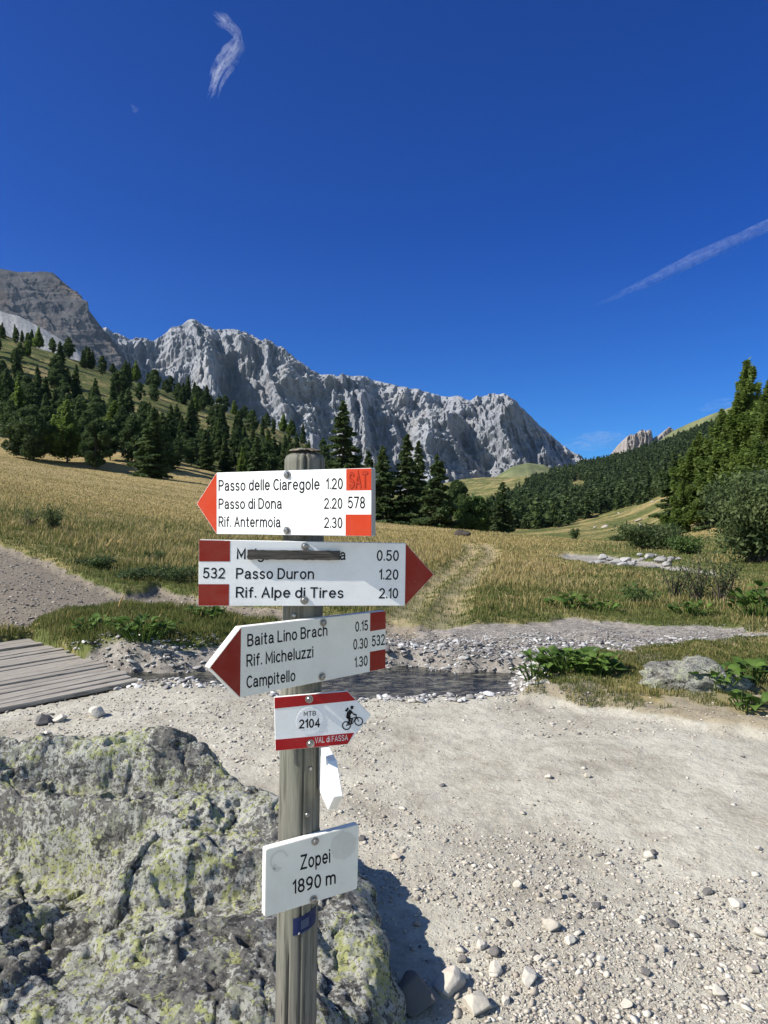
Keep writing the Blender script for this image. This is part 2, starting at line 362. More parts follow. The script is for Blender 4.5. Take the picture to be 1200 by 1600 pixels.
# ------------------------------------------------------------------ mountains
def rock_mat(name, base, dark, warm, warm_amt, scale=1.0):
    m, nt, b = new_mat(name); p = wpos(nt)
    n1 = noise(nt, p, 0.004*scale, 8, .65); n2 = noise(nt, stretch(nt, p, (1, 1, .35)), 0.012*scale, 8, .7)
    n3 = noise(nt, stretch(nt, p, (.15, .15, 1)), 0.03*scale, 5, .6)
    c = mixc(nt, ramp(nt, n2, .38, .62), dark, base)
    c = mixc(nt, ramp(nt, n3, .45, .7, 0, .35), c, tuple(x*.7 for x in base))
    c = mixc(nt, ramp(nt, n1, .5, .66, 0, warm_amt), c, warm)
    n8 = noise(nt, stretch(nt, p, (1, 1, .12)), .05*scale, 6, .7)
    c = mixc(nt, ramp(nt, n8, .56, .64, 0, .65), c, tuple(x*.55 for x in dark))
    low = nd(nt, 'Attribute', attribute_name='low').outputs['Fac']
    c = mixc(nt, math_n(nt, 'MULTIPLY', low, ramp(nt, n2, .3, .6, .3, 1)), c, (.40, .39, .37))
    gr = nd(nt, 'Attribute', attribute_name='green').outputs['Fac']
    c = mixc(nt, ramp(nt, math_n(nt, 'ADD', gr, ramp(nt, n2, .3, .7, -.4, .4)), .4, .6), c, (.12, .125, .05))
    nt.links.new(c, b.inputs['Base Color']); b.inputs['Roughness'].default_value = .95; b.inputs['Specular IOR Level'].default_value = .1
    h = bump(nt, noise(nt, p, .03*scale, 10, .75), .9, 14/scale)
    nt.links.new(h, b.inputs['Normal'])
    return m
def mountain(name, label, crest, base, Dc, Db, prof, amp, fu, mat, nu=900, nv=260, dxb=0.0, jag=5.0, low=.25, green=-1.0, seed=0.0, back=.5):
    """crest / base: (px, Y) silhouette points; Dc / Db: distance of crest and foot"""
    cp = np.array(crest, float); pxs = np.linspace(cp[0, 0], cp[-1, 0], nu)
    Yc = np.interp(pxs, cp[:, 0], cp[:, 1]); Yb = np.interp(pxs, [q[0] for q in base], [q[1] for q in base])
    Dcc = np.interp(pxs, [q[0] for q in Dc], [q[1] for q in Dc]); Dbb = np.interp(pxs, [q[0] for q in Db], [q[1] for q in Db])
    xc = (pxs-600)/F*Dcc; s = np.concatenate([[0], np.cumsum(np.hypot(np.diff(xc), np.diff(Dcc)))])
    zc = CAMZ+(800-Yc)/F*Dcc
    jz = jag*(fbm(s/90+seed, 0*s, 1.5, 5, .62)*2.2+ridged(s/260+seed, 0*s, 4.5, 3)-.4)
    zc = zc+jz*Dcc/3500
    zb = CAMZ+(800-Yb)/F*Dbb; xb = (pxs-600)/F*Dbb+dxb
    v = np.concatenate([np.linspace(0, 1, nv), 1+np.linspace(0, 1, 14)[1:]*.6])
    U, Vv = np.meshgrid(s, v); I = np.tile(np.arange(nu), (len(v), 1))
    vv = np.minimum(Vv, 1); h = np.interp(vv, prof[0], prof[1])
    X = xb[I]*(1-vv)+xc[I]*vv; Y = Dbb[I]*(1-vv)+Dcc[I]*vv
    beyond = np.maximum(Vv-1, 0); Y = Y+beyond*900
    Z = zb[I]+(zc-zb)[I]*h-beyond*back*700*(.4+beyond)
    # gullies and buttresses: noise that is drawn out along the fall line
    T = Z
    wu = U+.22*T+130*fbm(U/520+seed, T/420, 2, 4, .6)
    g1 = ridged(wu/(360*fu)+seed, T/1100, 1.1, 2, .5); g2 = ridged(wu/(105*fu)+seed, T/420, 6.1, 4, .55); g3 = fbm(wu/38+seed, T/60, 3.3, 5, .62)
    g4 = ridged(U/260+seed, T/52+.6*fbm(U/300, T/200, 1, 2), 9, 3, .5)
    env = np.clip(vv*5, 0, 1)*(1-sst(.9, 1.0, vv)*.55)*(1-.9*sst(1, 1.1, Vv))
    T2 = T+.45*U
    wv = fbm(U/700+seed, T/600, 8, 3)
    iso = ridged(U/(420*fu)+seed+.9*wv, T2/(520*fu)+.9*wv, 3, 6, .56); iso2 = fbm((U-.5*T)/130+seed, (T+.3*U)/170, 5.5, 5, .58)
    disp = amp*env*(.80*(g1-.5)+.34*(g2-.5)+.12*g3+.24*(g4-.5)+.95*(iso-.5)+.22*iso2)
    lf = 1-sst(low*.7, low*1.25, vv+.12*fbm(U/150, T/150, 2, 3)); disp *= (1-.75*lf)
    dirx = -(Y/np.hypot(X, Y))*0-np.sign(dxb)*0+ (xb-xc)[I]; diry = (Dbb-Dcc)[I]; L = np.hypot(dirx, diry)+1e-6
    X = X+disp*dirx/L; Y = Y+disp*diry/L; Z = Z+.25*disp*(1-sst(.86, 1, vv))
    V = np.stack([X, Y, Z], -1).reshape(-1, 3)
    me = mesh_np(name, V, grid_faces(len(v), nu), mat, {'low': (.8*lf).ravel(), 'green': (np.full(U.shape, green)+.9*(1-sst(0, .2, vv))*(green > -.9)).ravel()}, smooth=mat not in (M_lime, M_brown_shade, M_pinn, M_scree))
    o = link(name, me); setp(o, label, 'mountain', None, 'structure'); return o
M_lime = rock_mat('pale_limestone', (.335, .343, .358), (.205, .216, .240), (.34, .30, .25), .3)  # bluish greys carry part of the distance haze in the rock colour
M_brown_shade = rock_mat('shade_dark_brown_limestone', (.135, .126, .122), (.075, .072, .075), (.23, .165, .11), .6)  # brown rock darkened so the peak's shade sits in its colour
M_scree = rock_mat('scree_rock', (.225, .223, .225), (.16, .16, .165), (.24, .215, .18), .3)
M_pinn = rock_mat('warm_pinnacle_rock', (.36, .32, .29), (.22, .20, .19), (.40, .31, .23), .5, 3)
mountain('mountain', 'long pale grey limestone ridge with a summit above a saddle, lit from the side',
         [(60, 560), (130, 520), (165, 514), (185, 520), (200, 528), (215, 526), (235, 532), (250, 526), (270, 508), (290, 501), (308, 503), (320, 512), (350, 520), (385, 522), (410, 533), (440, 542), (470, 566), (500, 585), (525, 592), (560, 589), (575, 587), (600, 596), (640, 606), (680, 612), (715, 620), (735, 627), (745, 622), (770, 617), (790, 619), (806, 627), (822, 645), (850, 672), (880, 697), (905, 716), (930, 732), (990, 752)],
         [(60, 790), (500, 800), (760, 815), (990, 815)], [(60, 3700), (300, 3500), (740, 3300), (800, 3100), (990, 3400)], [(60, 2700), (500, 2650), (740, 2500), (990, 2500)],
         ([0, .25, .5, .75, 1], [0, .16, .42, .74, 1]), 250, .85, M_lime, 1100, 300, jag=9, low=.2)
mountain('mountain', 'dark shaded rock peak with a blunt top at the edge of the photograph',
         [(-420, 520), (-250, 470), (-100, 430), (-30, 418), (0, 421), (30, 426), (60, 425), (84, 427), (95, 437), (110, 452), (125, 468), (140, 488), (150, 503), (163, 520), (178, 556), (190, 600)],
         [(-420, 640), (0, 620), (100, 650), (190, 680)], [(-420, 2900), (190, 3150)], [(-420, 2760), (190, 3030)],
         ([0, .12, .3, .7, 1], [0, .10, .30, .74, 1]), 80, .8, M_brown_shade, 700, 300, dxb=310, jag=5, low=.10, seed=31.0)
mountain('mountain', 'pale scree apron below the dark rock peak',
         [(-420, 470), (-200, 476), (0, 487), (30, 494), (75, 518), (120, 546), (150, 575), (175, 610)], [(-420, 640), (175, 660)], [(-420, 2320), (175, 2420)], [(-420, 1800), (175, 1900)],
         ([0, 1], [0, 1]), 55, .6, M_scree, 400, 160, dxb=60, jag=4, low=-1.0, seed=51.0)
mountain('rock_pinnacles', 'reddish grey rock towers standing on the skyline above the dark forest',
         [(974, 706), (979, 703), (980, 684), (984, 679), (990, 680), (996, 676), (1003, 672), (1008, 673), (1011, 678), (1013, 672), (1017, 671), (1019, 678), (1021, 690), (1026, 681), (1030, 684), (1036, 676), (1042, 671), (1046, 667), (1051, 670), (1057, 678), (1066, 684)],
         [(960, 745), (1070, 730)], [(970, 2600), (1070, 2700)], [(970, 2540), (1070, 2620)],
         ([0, .3, .5, .8, 1], [0, .25, .5, .82, 1]), 34, .10, M_pinn, 420, 140, jag=3.5, low=.05, seed=71.0)
M_knoll, _nt, _b = new_mat('green_alp'); _p = wpos(_nt)
_c = mixc(_nt, ramp(_nt, noise(_nt, _p, .012, 6, .65), .38, .62), (.085, .105, .032), (.185, .185, .075))
_nt.links.new(_c, _b.inputs['Base Color']); _b.inputs['Roughness'].default_value = .95
_nt.links.new(bump(_nt, noise(_nt, _p, .03, 8, .7), .7, 8), _b.inputs['Normal'])
mountain('hill', 'rounded green grassy hill in front of the grey mountain',
         [(560, 800), (700, 782), (740, 768), (770, 748), (800, 729), (825, 723), (850, 726), (872, 735), (900, 745), (950, 760), (1040, 770)], [(560, 800), (1040, 800)], [(560, 1900), (1040, 1950)], [(560, 1300), (1040, 1300)],
         ([0, .5, 1], [0, .42, 1]), 26, 1.2, M_knoll, 300, 90, jag=1, low=0, seed=12.0)
mountain('hill', 'yellowish grassy hillside rising above the dark forest on the skyline',
         [(1000, 720), (1030, 690), (1052, 673), (1080, 660), (1110, 648), (1140, 637), (1200, 618), (1400, 540), (1900, 470)], [(1000, 760), (1900, 700)], [(1000, 1750), (1900, 1500)], [(1000, 1350), (1900, 1150)],
         ([0, .5, 1], [0, .55, 1]), 22, 1.2, M_knoll, 300, 80, jag=1, low=0, seed=15.0)

# ------------------------------------------------------------------ trees
RS = np.random.RandomState(11)
def rhombs(C, A, B, l, w):
    l = np.asarray(l)[:, None]; w = np.asarray(w)[:, None]
    V = np.stack([C-A*l/2, C+B*w/2-A*l*.05, C+A*l/2, C-B*w/2-A*l*.05], 1).reshape(-1, 3)
    return V, np.arange(len(V)).reshape(-1, 4)
def unit(v): return v/(np.linalg.norm(v, axis=1)[:, None]+1e-9)
def tube(path, radii, n=8, cap=True):
    path = np.array(path, float); V = []; a = None
    for i, (p, r) in enumerate(zip(path, radii)):
        t = path[min(i+1, len(path)-1)]-path[max(i-1, 0)]; t /= np.linalg.norm(t)+1e-9
        if a is None: a = np.cross(t, [0, 0, 1.0] if abs(t[2]) < .9 else [1.0, 0, 0])
        a = a-t*(a@t); a /= np.linalg.norm(a)+1e-9; b = np.cross(t, a)
        th = np.arange(n)/n*2*np.pi
        V.append(p+r*(np.cos(th)[:, None]*a+np.sin(th)[:, None]*b))
    V = np.concatenate(V); f = []
    for i in range(len(path)-1):
        for k in range(n): f.append((i*n+k, i*n+(k+1) % n, (i+1)*n+(k+1) % n, (i+1)*n+k))
    return V, np.array(f)
def join(parts):
    Vs, Fs, o = [], [], 0
    for V, f in parts: Vs.append(V); Fs.append(np.asarray(f)+o); o += len(V)
    return np.concatenate(Vs), np.concatenate(Fs)
def crown(kind, seed, H, R, N, size):
    r = np.random.RandomState(seed)
    if kind in ('spruce', 'larch'):
        t0 = .05 if kind == 'spruce' else .14
        nw = int(H*(2.2 if kind == 'spruce' else 2.0)); nb = 7
        tw = np.linspace(t0, .985, nw)
        tb = np.repeat(tw, nb)+r.uniform(-.5, .5, nw*nb)*(1/nw)*.9; ab = r.uniform(0, 6.283, nw*nb)
        prof = np.clip(1-tb, .004, 1)**(.78 if kind == 'spruce' else .88)*np.clip((tb-t0+.10)/.16, .35, 1)
        Lb = R*(1 if kind == 'spruce' else 1.22)*prof*r.uniform(.50 if kind == 'spruce' else .22, 1.2 if kind == 'spruce' else 1.5, nw*nb)+.12
        lop = 1+.22*np.sin(ab+r.uniform(0, 6))  # one side fuller
        Lb *= lop
        k = r.choice(len(tb), N, p=Lb**1.25/np.sum(Lb**1.25)); s = r.uniform(.08, 1, N)**.62
        L = Lb[k]; a = ab[k]
        out = np.stack([np.cos(a), np.sin(a), 0*a], 1); side = np.stack([-np.sin(a), np.cos(a), 0*a], 1)
        droop = (.42 if kind == 'spruce' else .12)
        z = tb[k]*H-L*(droop*s-(.22 if kind == 'spruce' else .20)*s*s)+(.0 if kind == 'spruce' else .1*L*s)
        lat = r.normal(0, .20, N)*L*(1.05-s*.75)
        C = out*(L*s)[:, None]+side*lat[:, None]+np.stack([0*z, 0*z, z+r.normal(0, (.12 if kind == 'spruce' else .55), N)*size], 1)
        ang = r.normal(0, .55, N)+np.sign(lat)*.35
        A = out*np.cos(ang)[:, None]+side*np.sin(ang)[:, None]; A[:, 2] += r.normal(-.22 if kind == 'spruce' else .05, .28, N); A = unit(A)
        q_ = .85 if kind == 'spruce' else 1.3; up = np.stack([r.normal(0, q_, N), r.normal(0, q_, N), np.ones(N)], 1); B = unit(np.cross(A, up))
        l = size*r.uniform(.6, 1.4, N)*(1.0 if kind == 'spruce' else .8); w = l*r.uniform(.36, .62, N)
        top = rhombs(np.array([[0, 0, H*.985]]), np.array([[0, 0, 1.0]]), np.array([[1.0, 0, 0]]), [H*.06], [.12])
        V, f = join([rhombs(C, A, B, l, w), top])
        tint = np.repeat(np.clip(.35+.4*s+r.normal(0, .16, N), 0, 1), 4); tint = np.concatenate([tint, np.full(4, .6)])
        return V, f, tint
    # rounded crowns (stone pine, broadleaf): leaf clumps spread over an uneven ovoid
    nc = 70 if kind == 'pine' else 85
    t = r.uniform(0, 1, nc)**(.9); a = r.uniform(0, 6.283, nc)
    if kind == 'pine': pr = np.clip(np.sin(np.pi*np.clip(t*.86+.10, 0, 1))**.75, .12, 1)*(1.06-.35*t)
    else: pr = np.sin(np.pi*np.clip(t*.8+.14, 0, 1))**.6
    rr = R*pr*r.uniform(.35, .95, nc)*(1+.2*np.sin(2*a+seed))
    base = .12*H if kind == 'pine' else .08*H
    cc = np.stack([np.cos(a)*rr, np.sin(a)*rr, base+t*(H-base)*.93], 1)
    cr = R*r.uniform(.20, .36, nc)*np.where(t > .88, .6, 1)
    k = r.randint(0, nc, N); d = unit(r.normal(size=(N, 3))); q = r.uniform(.3, 1, N)**.5
    C = cc[k]+d*(cr[k]*q)[:, None]*np.array([1, 1, .8])
    A = unit(d*.8+r.normal(size=(N, 3))*.6+np.array([0, 0, .35 if kind == 'pine' else .1])); B = unit(np.cross(A, r.normal(size=(N, 3))))
    l = size*r.uniform(.6, 1.3, N); w = l*r.uniform(.35, .6, N)
    V, f = rhombs(C, A, B, l, w)
    cl = r.uniform(.25, .75, nc)
    tint = np.repeat(np.clip(cl[k]+r.normal(0, .15, N), 0, 1), 4)
    return V, f, tint
M_bark = plain_mat('bark', (.075, .058, .045), .9, var=.4, scale=6)
FM = {'spruce': foliage_mat('spruce_needles', (.050, .080, .030), (.100, .142, .052), .42),
      'pine': foliage_mat('pine_needles', (.054, .086, .032), (.105, .150, .052), .42),
      'larch': foliage_mat('larch_needles', (.095, .145, .032), (.165, .225, .058), .55),
      'bush': foliage_mat('willow_leaves', (.070, .105, .036), (.145, .180, .075), .45, 1.2),
      'birch': foliage_mat('broad_leaves', (.060, .105, .028), (.110, .165, .045), .38)}
PROTO_LOC = (0, -60, -30)
def trunk_mesh(H, r0, kind, seed):
    r = np.random.RandomState(seed); n = 9
    hs = np.linspace(-.3, H*.96, n); w = H*.006
    path = [(r.normal(0, w)*(i > 0), r.normal(0, w)*(i > 0), h) for i, h in enumerate(hs)]
    parts = [tube(path, [r0*(1-.93*i/(n-1))+(r0*.35 if i == 0 else 0) for i in range(n)], 8)]
    for k in range(14):
        h = r.uniform(.18, .8)*H; a = r.uniform(0, 6.28); L = H*.16*(1-h/H)+.2
        parts.append(tube([(0, 0, h), (math.cos(a)*L*.6, math.sin(a)*L*.6, h+L*.05), (math.cos(a)*L, math.sin(a)*L, h-L*.03)], [r0*.22, r0*.14, .01], 5))
    V, f = join(parts); return mesh_np('trunk', V, f, M_bark, smooth=True)
def tree_meshes(kind, seed, H, R, N, size, r0):
    k = {'spruce': (4.6, .95), 'larch': (4.6, 1.15), 'pine': (3.6, .85), 'broad': (3.0, .9)}[kind]
    V, f, t = crown(kind, seed, H, R*1.08, int(N*k[0]), size*k[1])
    return trunk_mesh(H, r0, kind, seed), mesh_np('crown', V, f, FM[kind if kind != 'broad' else 'birch'], {'tint': t})
def tree_at(name, meshes, px, D, Hs, label, cat, group=None, rot=None, w=1.0, dz=0.0, x=None):
    X = (px-600)/F*D if x is None else x
    o = thing(name, label, cat, (X, D, tz(X, D)-.05+dz), group)
    s = Hs; o.scale = (s*w, s*w, s); o.rotation_euler = (0, 0, RS.uniform(0, 6.28) if rot is None else rot)
    link('trunk', meshes[0], o); link('crown', meshes[1], o); return o
# named trees of the middle distance: own meshes (H=12 nominal)
def named(name, kind, seed, px, D, Yb, Yt, wpx, N, size, label, cat='tree', group=None):
    X = (px-600)/F*D; H = (Yb-Yt)/F*D; R = wpx/2/F*D
    z = tz(X, D); zb = CAMZ+(800-Yb)/F*D
    ms = tree_meshes(kind, seed, H, R, N, size, .012*H+.06)
    o = thing(name, label, cat, (X, D, min(z, zb+.4)-.05), group); o.rotation_euler = (0, 0, RS.uniform(0, 6))
    link('trunk', ms[0], o); link('crown', ms[1], o); return o
named('stone_pine', 'pine', 101, 45, 128, 726, 636, 78, 5200, .62, 'broad round-crowned pine standing first at the upper edge of the dry meadow')
named('larch_tree', 'larch', 102, 105, 132, 722, 626, 50, 3600, .62, 'slim light green larch with a bare lower trunk at the meadow edge')
named('stone_pine', 'pine', 103, 149, 128, 738, 652, 50, 4200, .6, 'dark egg-shaped pine at the meadow edge, shadow on the dry grass')
named('spruce_tree', 'spruce', 104, 241, 126, 754, 640, 66, 5200, .66, 'dense pointed spruce standing foremost in the row at the meadow edge')
SP = 'tall spruces standing on the meadow behind the signpost'
named('spruce_tree', 'spruce', 105, 537, 98, 812, 628, 84, 6500, .58, 'tallest spruce behind the signpost, just above the post top', group=SP)
named('spruce_tree', 'spruce', 106, 598, 92, 816, 692, 58, 4600, .55, 'dark spruce half hidden by the end of the top sign board', group=SP)
named('spruce_tree', 'spruce', 107, 636, 92, 818, 668, 60, 5200, .55, 'slender high spruce with a thin spire beside the top sign board', group=SP)
named('spruce_tree', 'spruce', 108, 683, 84, 826, 709, 74, 5600, .52, 'broad full spruce reaching down to the grass, before a darker pair', group=SP)
named('spruce_tree', 'spruce', 109, 655, 104, 818, 680, 46, 3800, .55, 'narrow spruce squeezed between two bigger ones', group=SP)
named('stone_pine', 'pine', 110, 714, 100, 822, 735, 52, 3600, .5, 'dark rounded pine behind the broad full spruce', group=SP)
named('birch_tree', 'broad', 111, 740, 96, 826, 764, 50, 3600, .5, 'light green broadleaf tree between dark conifers')
named('spruce_tree', 'spruce', 112, 785, 88, 838, 752, 48, 4200, .42, 'small pointed spruce standing alone at the end of the conifer group', group=SP)
named('spruce_tree', 'spruce', 113, 762, 104, 834, 778, 34, 2600, .45, 'low dark spruce beside the small pointed one', group=SP)
named('spruce_tree', 'spruce', 114, 576, 108, 812, 700, 44, 3000, .55, 'dim spruce behind the half hidden one', group=SP)
RG = 'trees on the bank beside the willow'
named('larch_tree', 'larch', 121, 1166, 50, 846, 577, 100, 13500, .30, 'tallest feathery larch with its pointed top against the sky', group=RG)
named('larch_tree', 'larch', 122, 1204, 44, 862, 600, 96, 11500, .28, 'large dense larch cut off by the edge of the photograph', group=RG)
named('larch_tree', 'larch', 123, 1128, 52, 842, 652, 86, 9000, .28, 'middle-sized larch with soft branches leaning over the bank', group=RG)
named('larch_tree', 'larch', 124, 1092, 54, 838, 690, 74, 8000, .27, 'light green young larch with a loose open crown', group=RG)
named('spruce_tree', 'spruce', 125, 1053, 57, 842, 716, 60, 6500, .30, 'dark ragged spruce at the outer end of the bank trees', group=RG)
named('larch_tree', 'larch', 126, 1066, 50, 848, 768, 52, 4500, .24, 'small bright larch in front of the ragged spruce', group=RG)
named('spruce_tree', 'spruce', 127, 1112, 47, 846, 770, 52, 4200, .26, 'low dark spruce in the shade under the larches', group=RG)
named('larch_tree', 'larch', 128, 1180, 41, 868, 700, 84, 9000, .25, 'leafy larch directly behind the big willow', group=RG)

# scattered conifers on the hillside
protos = {}
def proto(key, kind, seed, H, R, N, size): protos.setdefault(key, []).append((kind, H, tree_meshes(kind, seed, H, R, N, size, .012*H+.05)))
for i in range(4): proto('hill', 'pine', 200+i, 12, 2.5+.3*i, 1500, .95)
for i in range(4): proto('hill', 'spruce', 210+i, 13, 2.4+.25*i, 1700, .95)
for i in range(2): proto('hill', 'larch', 220+i, 12, 2.4, 1400, .9)
def inside(px, Y, pts): return sdpoly(np.array([px], float), np.array([Y], float), pts)[0] < 0
CLEAR = [(60, 545), (130, 575), (205, 610), (300, 650), (420, 690), (500, 700), (500, 712), (400, 705), (300, 690), (230, 668), (160, 640), (110, 600), (40, 570)]
HG = 'conifers scattered over the steep hillside'
NAME = {'pine': 'stone_pine', 'spruce': 'spruce_tree', 'larch': 'larch_tree'}
def hill_forest():
    r = np.random.RandomState(5); placed = []; n = 0
    spots = []
    for _ in range(6500):
        px = r.uniform(-70, 520); D = math.exp(r.uniform(math.log(134), math.log(370)))
        X = (px-600)/F*D
        spots.append((px, D, X))
    xs = np.array([s[2] for s in spots]); ds = np.array([s[1] for s in spots]); zs = terrain(xs, ds)
    for (px, D, X), z in zip(spots, zs):
        Y = 800-(z-CAMZ)*F/D
        dens = .9 if px < 120 and Y > 600 else .9
        if D > 255: dens = .75
        if inside(px, Y, CLEAR): dens = .10
        if px > 330 and D < 250: dens = 1.0
        if r.uniform() > dens: continue
        sep = 3.6 if D < 240 else 6.0
        if any((X-a)**2+(D-b)**2 < sep*sep for a, b in placed): continue
        if D < 150 and px < 290: 
            if r.uniform() < .6: continue
        placed.append((X, D)); k = r.choice(10, p=[.13, .13, .13, .11, .1, .1, .1, .1, .05, .05]); kind, H, ms = protos['hill'][k]
        s = r.uniform(.46, .90)*(1.0 if D < 250 else .9)
        tree_at(NAME[kind], ms, px, D, s, {'pine': 'dark rounded pine among the conifers scattered over the steep hillside', 'spruce': 'dark pointed spruce among the conifers scattered over the steep hillside', 'larch': 'lighter green larch among the conifers scattered over the steep hillside'}[kind], 'tree', HG, w=r.uniform(.85, 1.1))
        n += 1
        if n >= 275: break
    print('hill trees', n)
hill_forest()

# forest on the far slope
def far_forest():
    r = np.random.RandomState(9)
    small = [crown('pine', 300+i, 12, 2.9, 150, 2.3) for i in range(3)]+[crown('spruce', 310+i, 13, 2.7, 170, 2.3) for i in range(3)]
    pm = [mesh_np('conifer', V, f, FM['pine' if i < 3 else 'spruce'], {'tint': t}) for i, (V, f, t) in enumerate(small)]
    pts = []
    N = 26000
    px = r.uniform(700, 1210, N); D = np.exp(r.uniform(math.log(260), math.log(1350), N)); X = (px-600)/F*D; z = terrain(X, D); Y = 800-(z-CAMZ)*F/D
    low = np.interp(px, [700, 780, 800, 850, 900, 960, 1010, 1050, 1210], [845, 845, 842, 836, 815, 797, 786, 780, 760])
    cl = fbm(X/60, D/60, 4.4, 3)
    ok = (Y < low) & (cl > -.27)
    glade = (np.hypot((px-903)/16, (Y-762)/11) < 1) | (np.hypot((px-850)/12, (Y-783)/5) < 1)
    ok &= ~glade
    ok &= D < 1160
    ok &= (px > np.interp(Y, [735, 745, 760, 780, 800, 820, 845], [905, 862, 830, 800, 775, 745, 700])+6*fbm(px/9, D/40, 1, 2))
    order = np.argsort(D[ok]); px, D, X, z, Y = [a[ok] for a in (px, D, X, z, Y)]
    cell = {}; keep = []
    for i in order:
        sep = 6.0; c = (int(X[i]//sep), int(D[i]//sep))
        if any((X[i]-X[j])**2+(D[i]-D[j])**2 < 30 for a in (-1, 0, 1) for b in (-1, 0, 1) for j in cell.get((c[0]+a, c[1]+b), ())): continue
        cell.setdefault(c, []).append(i); keep.append(i)
    print('far trees', len(keep))
    Vs, Fs, Ts, o = [], [], [], 0
    for n, i in enumerate(keep):
        k = r.randint(0, 6); V, f, t = small[k]; s = r.uniform(.5, 1.35)*(1.0 if D[i] > 420 else .85); a = r.uniform(0, 6.28)
        if n < 30:
            ob = link('conifer', pm[k], None, (X[i], D[i], z[i]-.3)); ob.scale = (s, s, s); ob.rotation_euler = (0, 0, a)
            setp(ob, 'dark conifer at the near edge of the forest on the far valley slope', 'tree', 'conifers along the near edge of the far forest'); continue
        R = np.array([[math.cos(a), -math.sin(a), 0], [math.sin(a), math.cos(a), 0], [0, 0, 1]])*s
        Vs.append(V@R.T+np.array([X[i], D[i], z[i]-.4])); Fs.append(f+o); Ts.append(np.clip(t*.75+r.uniform(-.25, .35), 0, 1)); o += len(V)
    me = mesh_np('forest', np.concatenate(Vs), np.concatenate(Fs), FM['pine'], {'tint': np.concatenate(Ts)})
    ob = link('forest', me); setp(ob, 'dark conifer forest covering the far valley slope', 'forest', None, 'stuff')
far_forest()

# shrubs
def shrub(name, px, D, H, W, N, size, label, mat, seed, stems=9, lean=.25, zoff=0, bare=.15, group=None):
    r = np.random.RandomState(seed); X = (px-600)/F*D
    o = thing(name, label, 'bush', (X, D, tz(X, D)-.03+zoff), group)
    parts = []; tips = []
    for k in range(stems):
        a = r.uniform(0, 6.28); q = r.uniform(.1, 1)**.6; tx, ty = math.cos(a)*W*.5*q, math.sin(a)*W*.5*q; h = H*r.uniform(.65, 1)*(1-.25*q)
        pts = [(tx*.12, ty*.12, -.05), (tx*.35+r.normal(0, .04)*W, ty*.35+r.normal(0, .04)*W, h*.35), (tx*.7, ty*.7, h*.7), (tx, ty, h)]
        parts.append(tube(pts, [.012*H+.004, .009*H+.003, .005*H+.002, .002], 5)); P = np.array(pts)
        tips.append(P)
    V, f = join(parts); link('stem', mesh_np('stem', V, f, M_bark, smooth=True), o)
    k = r.randint(0, stems, N); t = r.uniform(bare, 1, N)**.8*3; i = np.clip(t.astype(int), 0, 2); fr = (t-i)[:, None]
    T = np.array(tips); C = T[k, i]*(1-fr)+T[k, i+1]*fr+r.normal(size=(N, 3))*np.array([W, W, H*.7])*.075*(1.2 if stems > 6 else .5)
    C[:, 2] = np.maximum(C[:, 2], .02)
    A = unit(r.normal(size=(N, 3))+np.array([0, 0, .5])); B = unit(np.cross(A, r.normal(size=(N, 3))))
    l = size*r.uniform(.6, 1.4, N)
    cl = r.uniform(.25, .8, stems)
    V, f = rhombs(C, A, B, l, l*r.uniform(.3, .5, N)); link('foliage', mesh_np('foliage', V, f, mat, {'tint': np.repeat(np.clip(cl[k]+r.normal(0, .15, N), 0, 1), 4)}), o)
    return o
BG = 'willow bushes along the river bed'
shrub('willow_bush', 1182, 22, 3.3, 3.2, 22000, .15, 'tall grey-green willow bush with pale bare stems beside the river bed', FM['bush'], 401, 26, group=BG)
shrub('willow_bush', 1014, 31.0, 1.45, 2.6, 9000, .12, 'low rounded dark willow bush right beside the white river boulders', FM['bush'], 402, 18, group=BG)
shrub('willow_bush', 1082, 27, 1.0, 1.7, 2600, .11, 'small yellow-green willow bush behind the river bed', FM['birch'], 403, 12, group=BG)
shrub('willow_bush', 1052, 12.9, .95, .9, 420, .055, 'thin twiggy willow with few leaves on the stream bank', FM['bush'], 404, 10, group='twiggy willows on the stream bank')
shrub('willow_bush', 1090, 12.6, 1.05, .8, 700, .055, 'upright twiggy willow with dense brown stems on the stream bank', FM['bush'], 405, 14, group='twiggy willows on the stream bank')
shrub('willow_bush', 1126, 12.3, 1.0, .7, 620, .055, 'twiggy willow at the foot of the tall grey-green willow', FM['bush'], 406, 12, group='twiggy willows on the stream bank')
shrub('willow_bush', 1000, 11.9, .42, .9, 700, .06, 'low leafy willow shoot at the far side of the pebble bar', FM['birch'], 407, 9)
shrub('willow_bush', 86, 21.5, .95, .75, 900, .075, 'upright dark green shrub beside the gravel track', FM['bush'], 408, 12, group='shrubs above the gravel track')
shrub('willow_bush', 46, 21.0, .8, .9, 300, .06, 'nearly leafless brown shrub beside the dark green one', FM['bush'], 409, 12, group='shrubs above the gravel track')
shrub('willow_bush', 240, 17.2, .35, .6, 700, .07, 'low dark leafy shrub in the grass above the track', FM['bush'], 410, 9)
shrub('juniper_bush', 150, 14.9, .35, .9, 1500, .06, 'flat dark heather mat near the track edge', FM['spruce'], 411, 14, group='dark heather mats')
shrub('juniper_bush', 268, 14.4, .38, 1.3, 1900, .06, 'wide dark heather mat in the dry grass, close to the double-ended sign', FM['spruce'], 412, 16, group='dark heather mats')
shrub('juniper_bush', 210, 13.9, .3, .8, 1300, .06, 'small dark heather mat between two larger ones', FM['spruce'], 413, 12, group='dark heather mats')
shrub('young_spruce', 898, 52, 1.0, .8, 900, .14, 'tiny lone spruce on the green slope across the river', FM['spruce'], 414, 10)
shrub('juniper_bush', 970, 72, .9, 2.4, 900, .2, 'dark juniper patch on the green slope across the river', FM['spruce'], 415, 12)

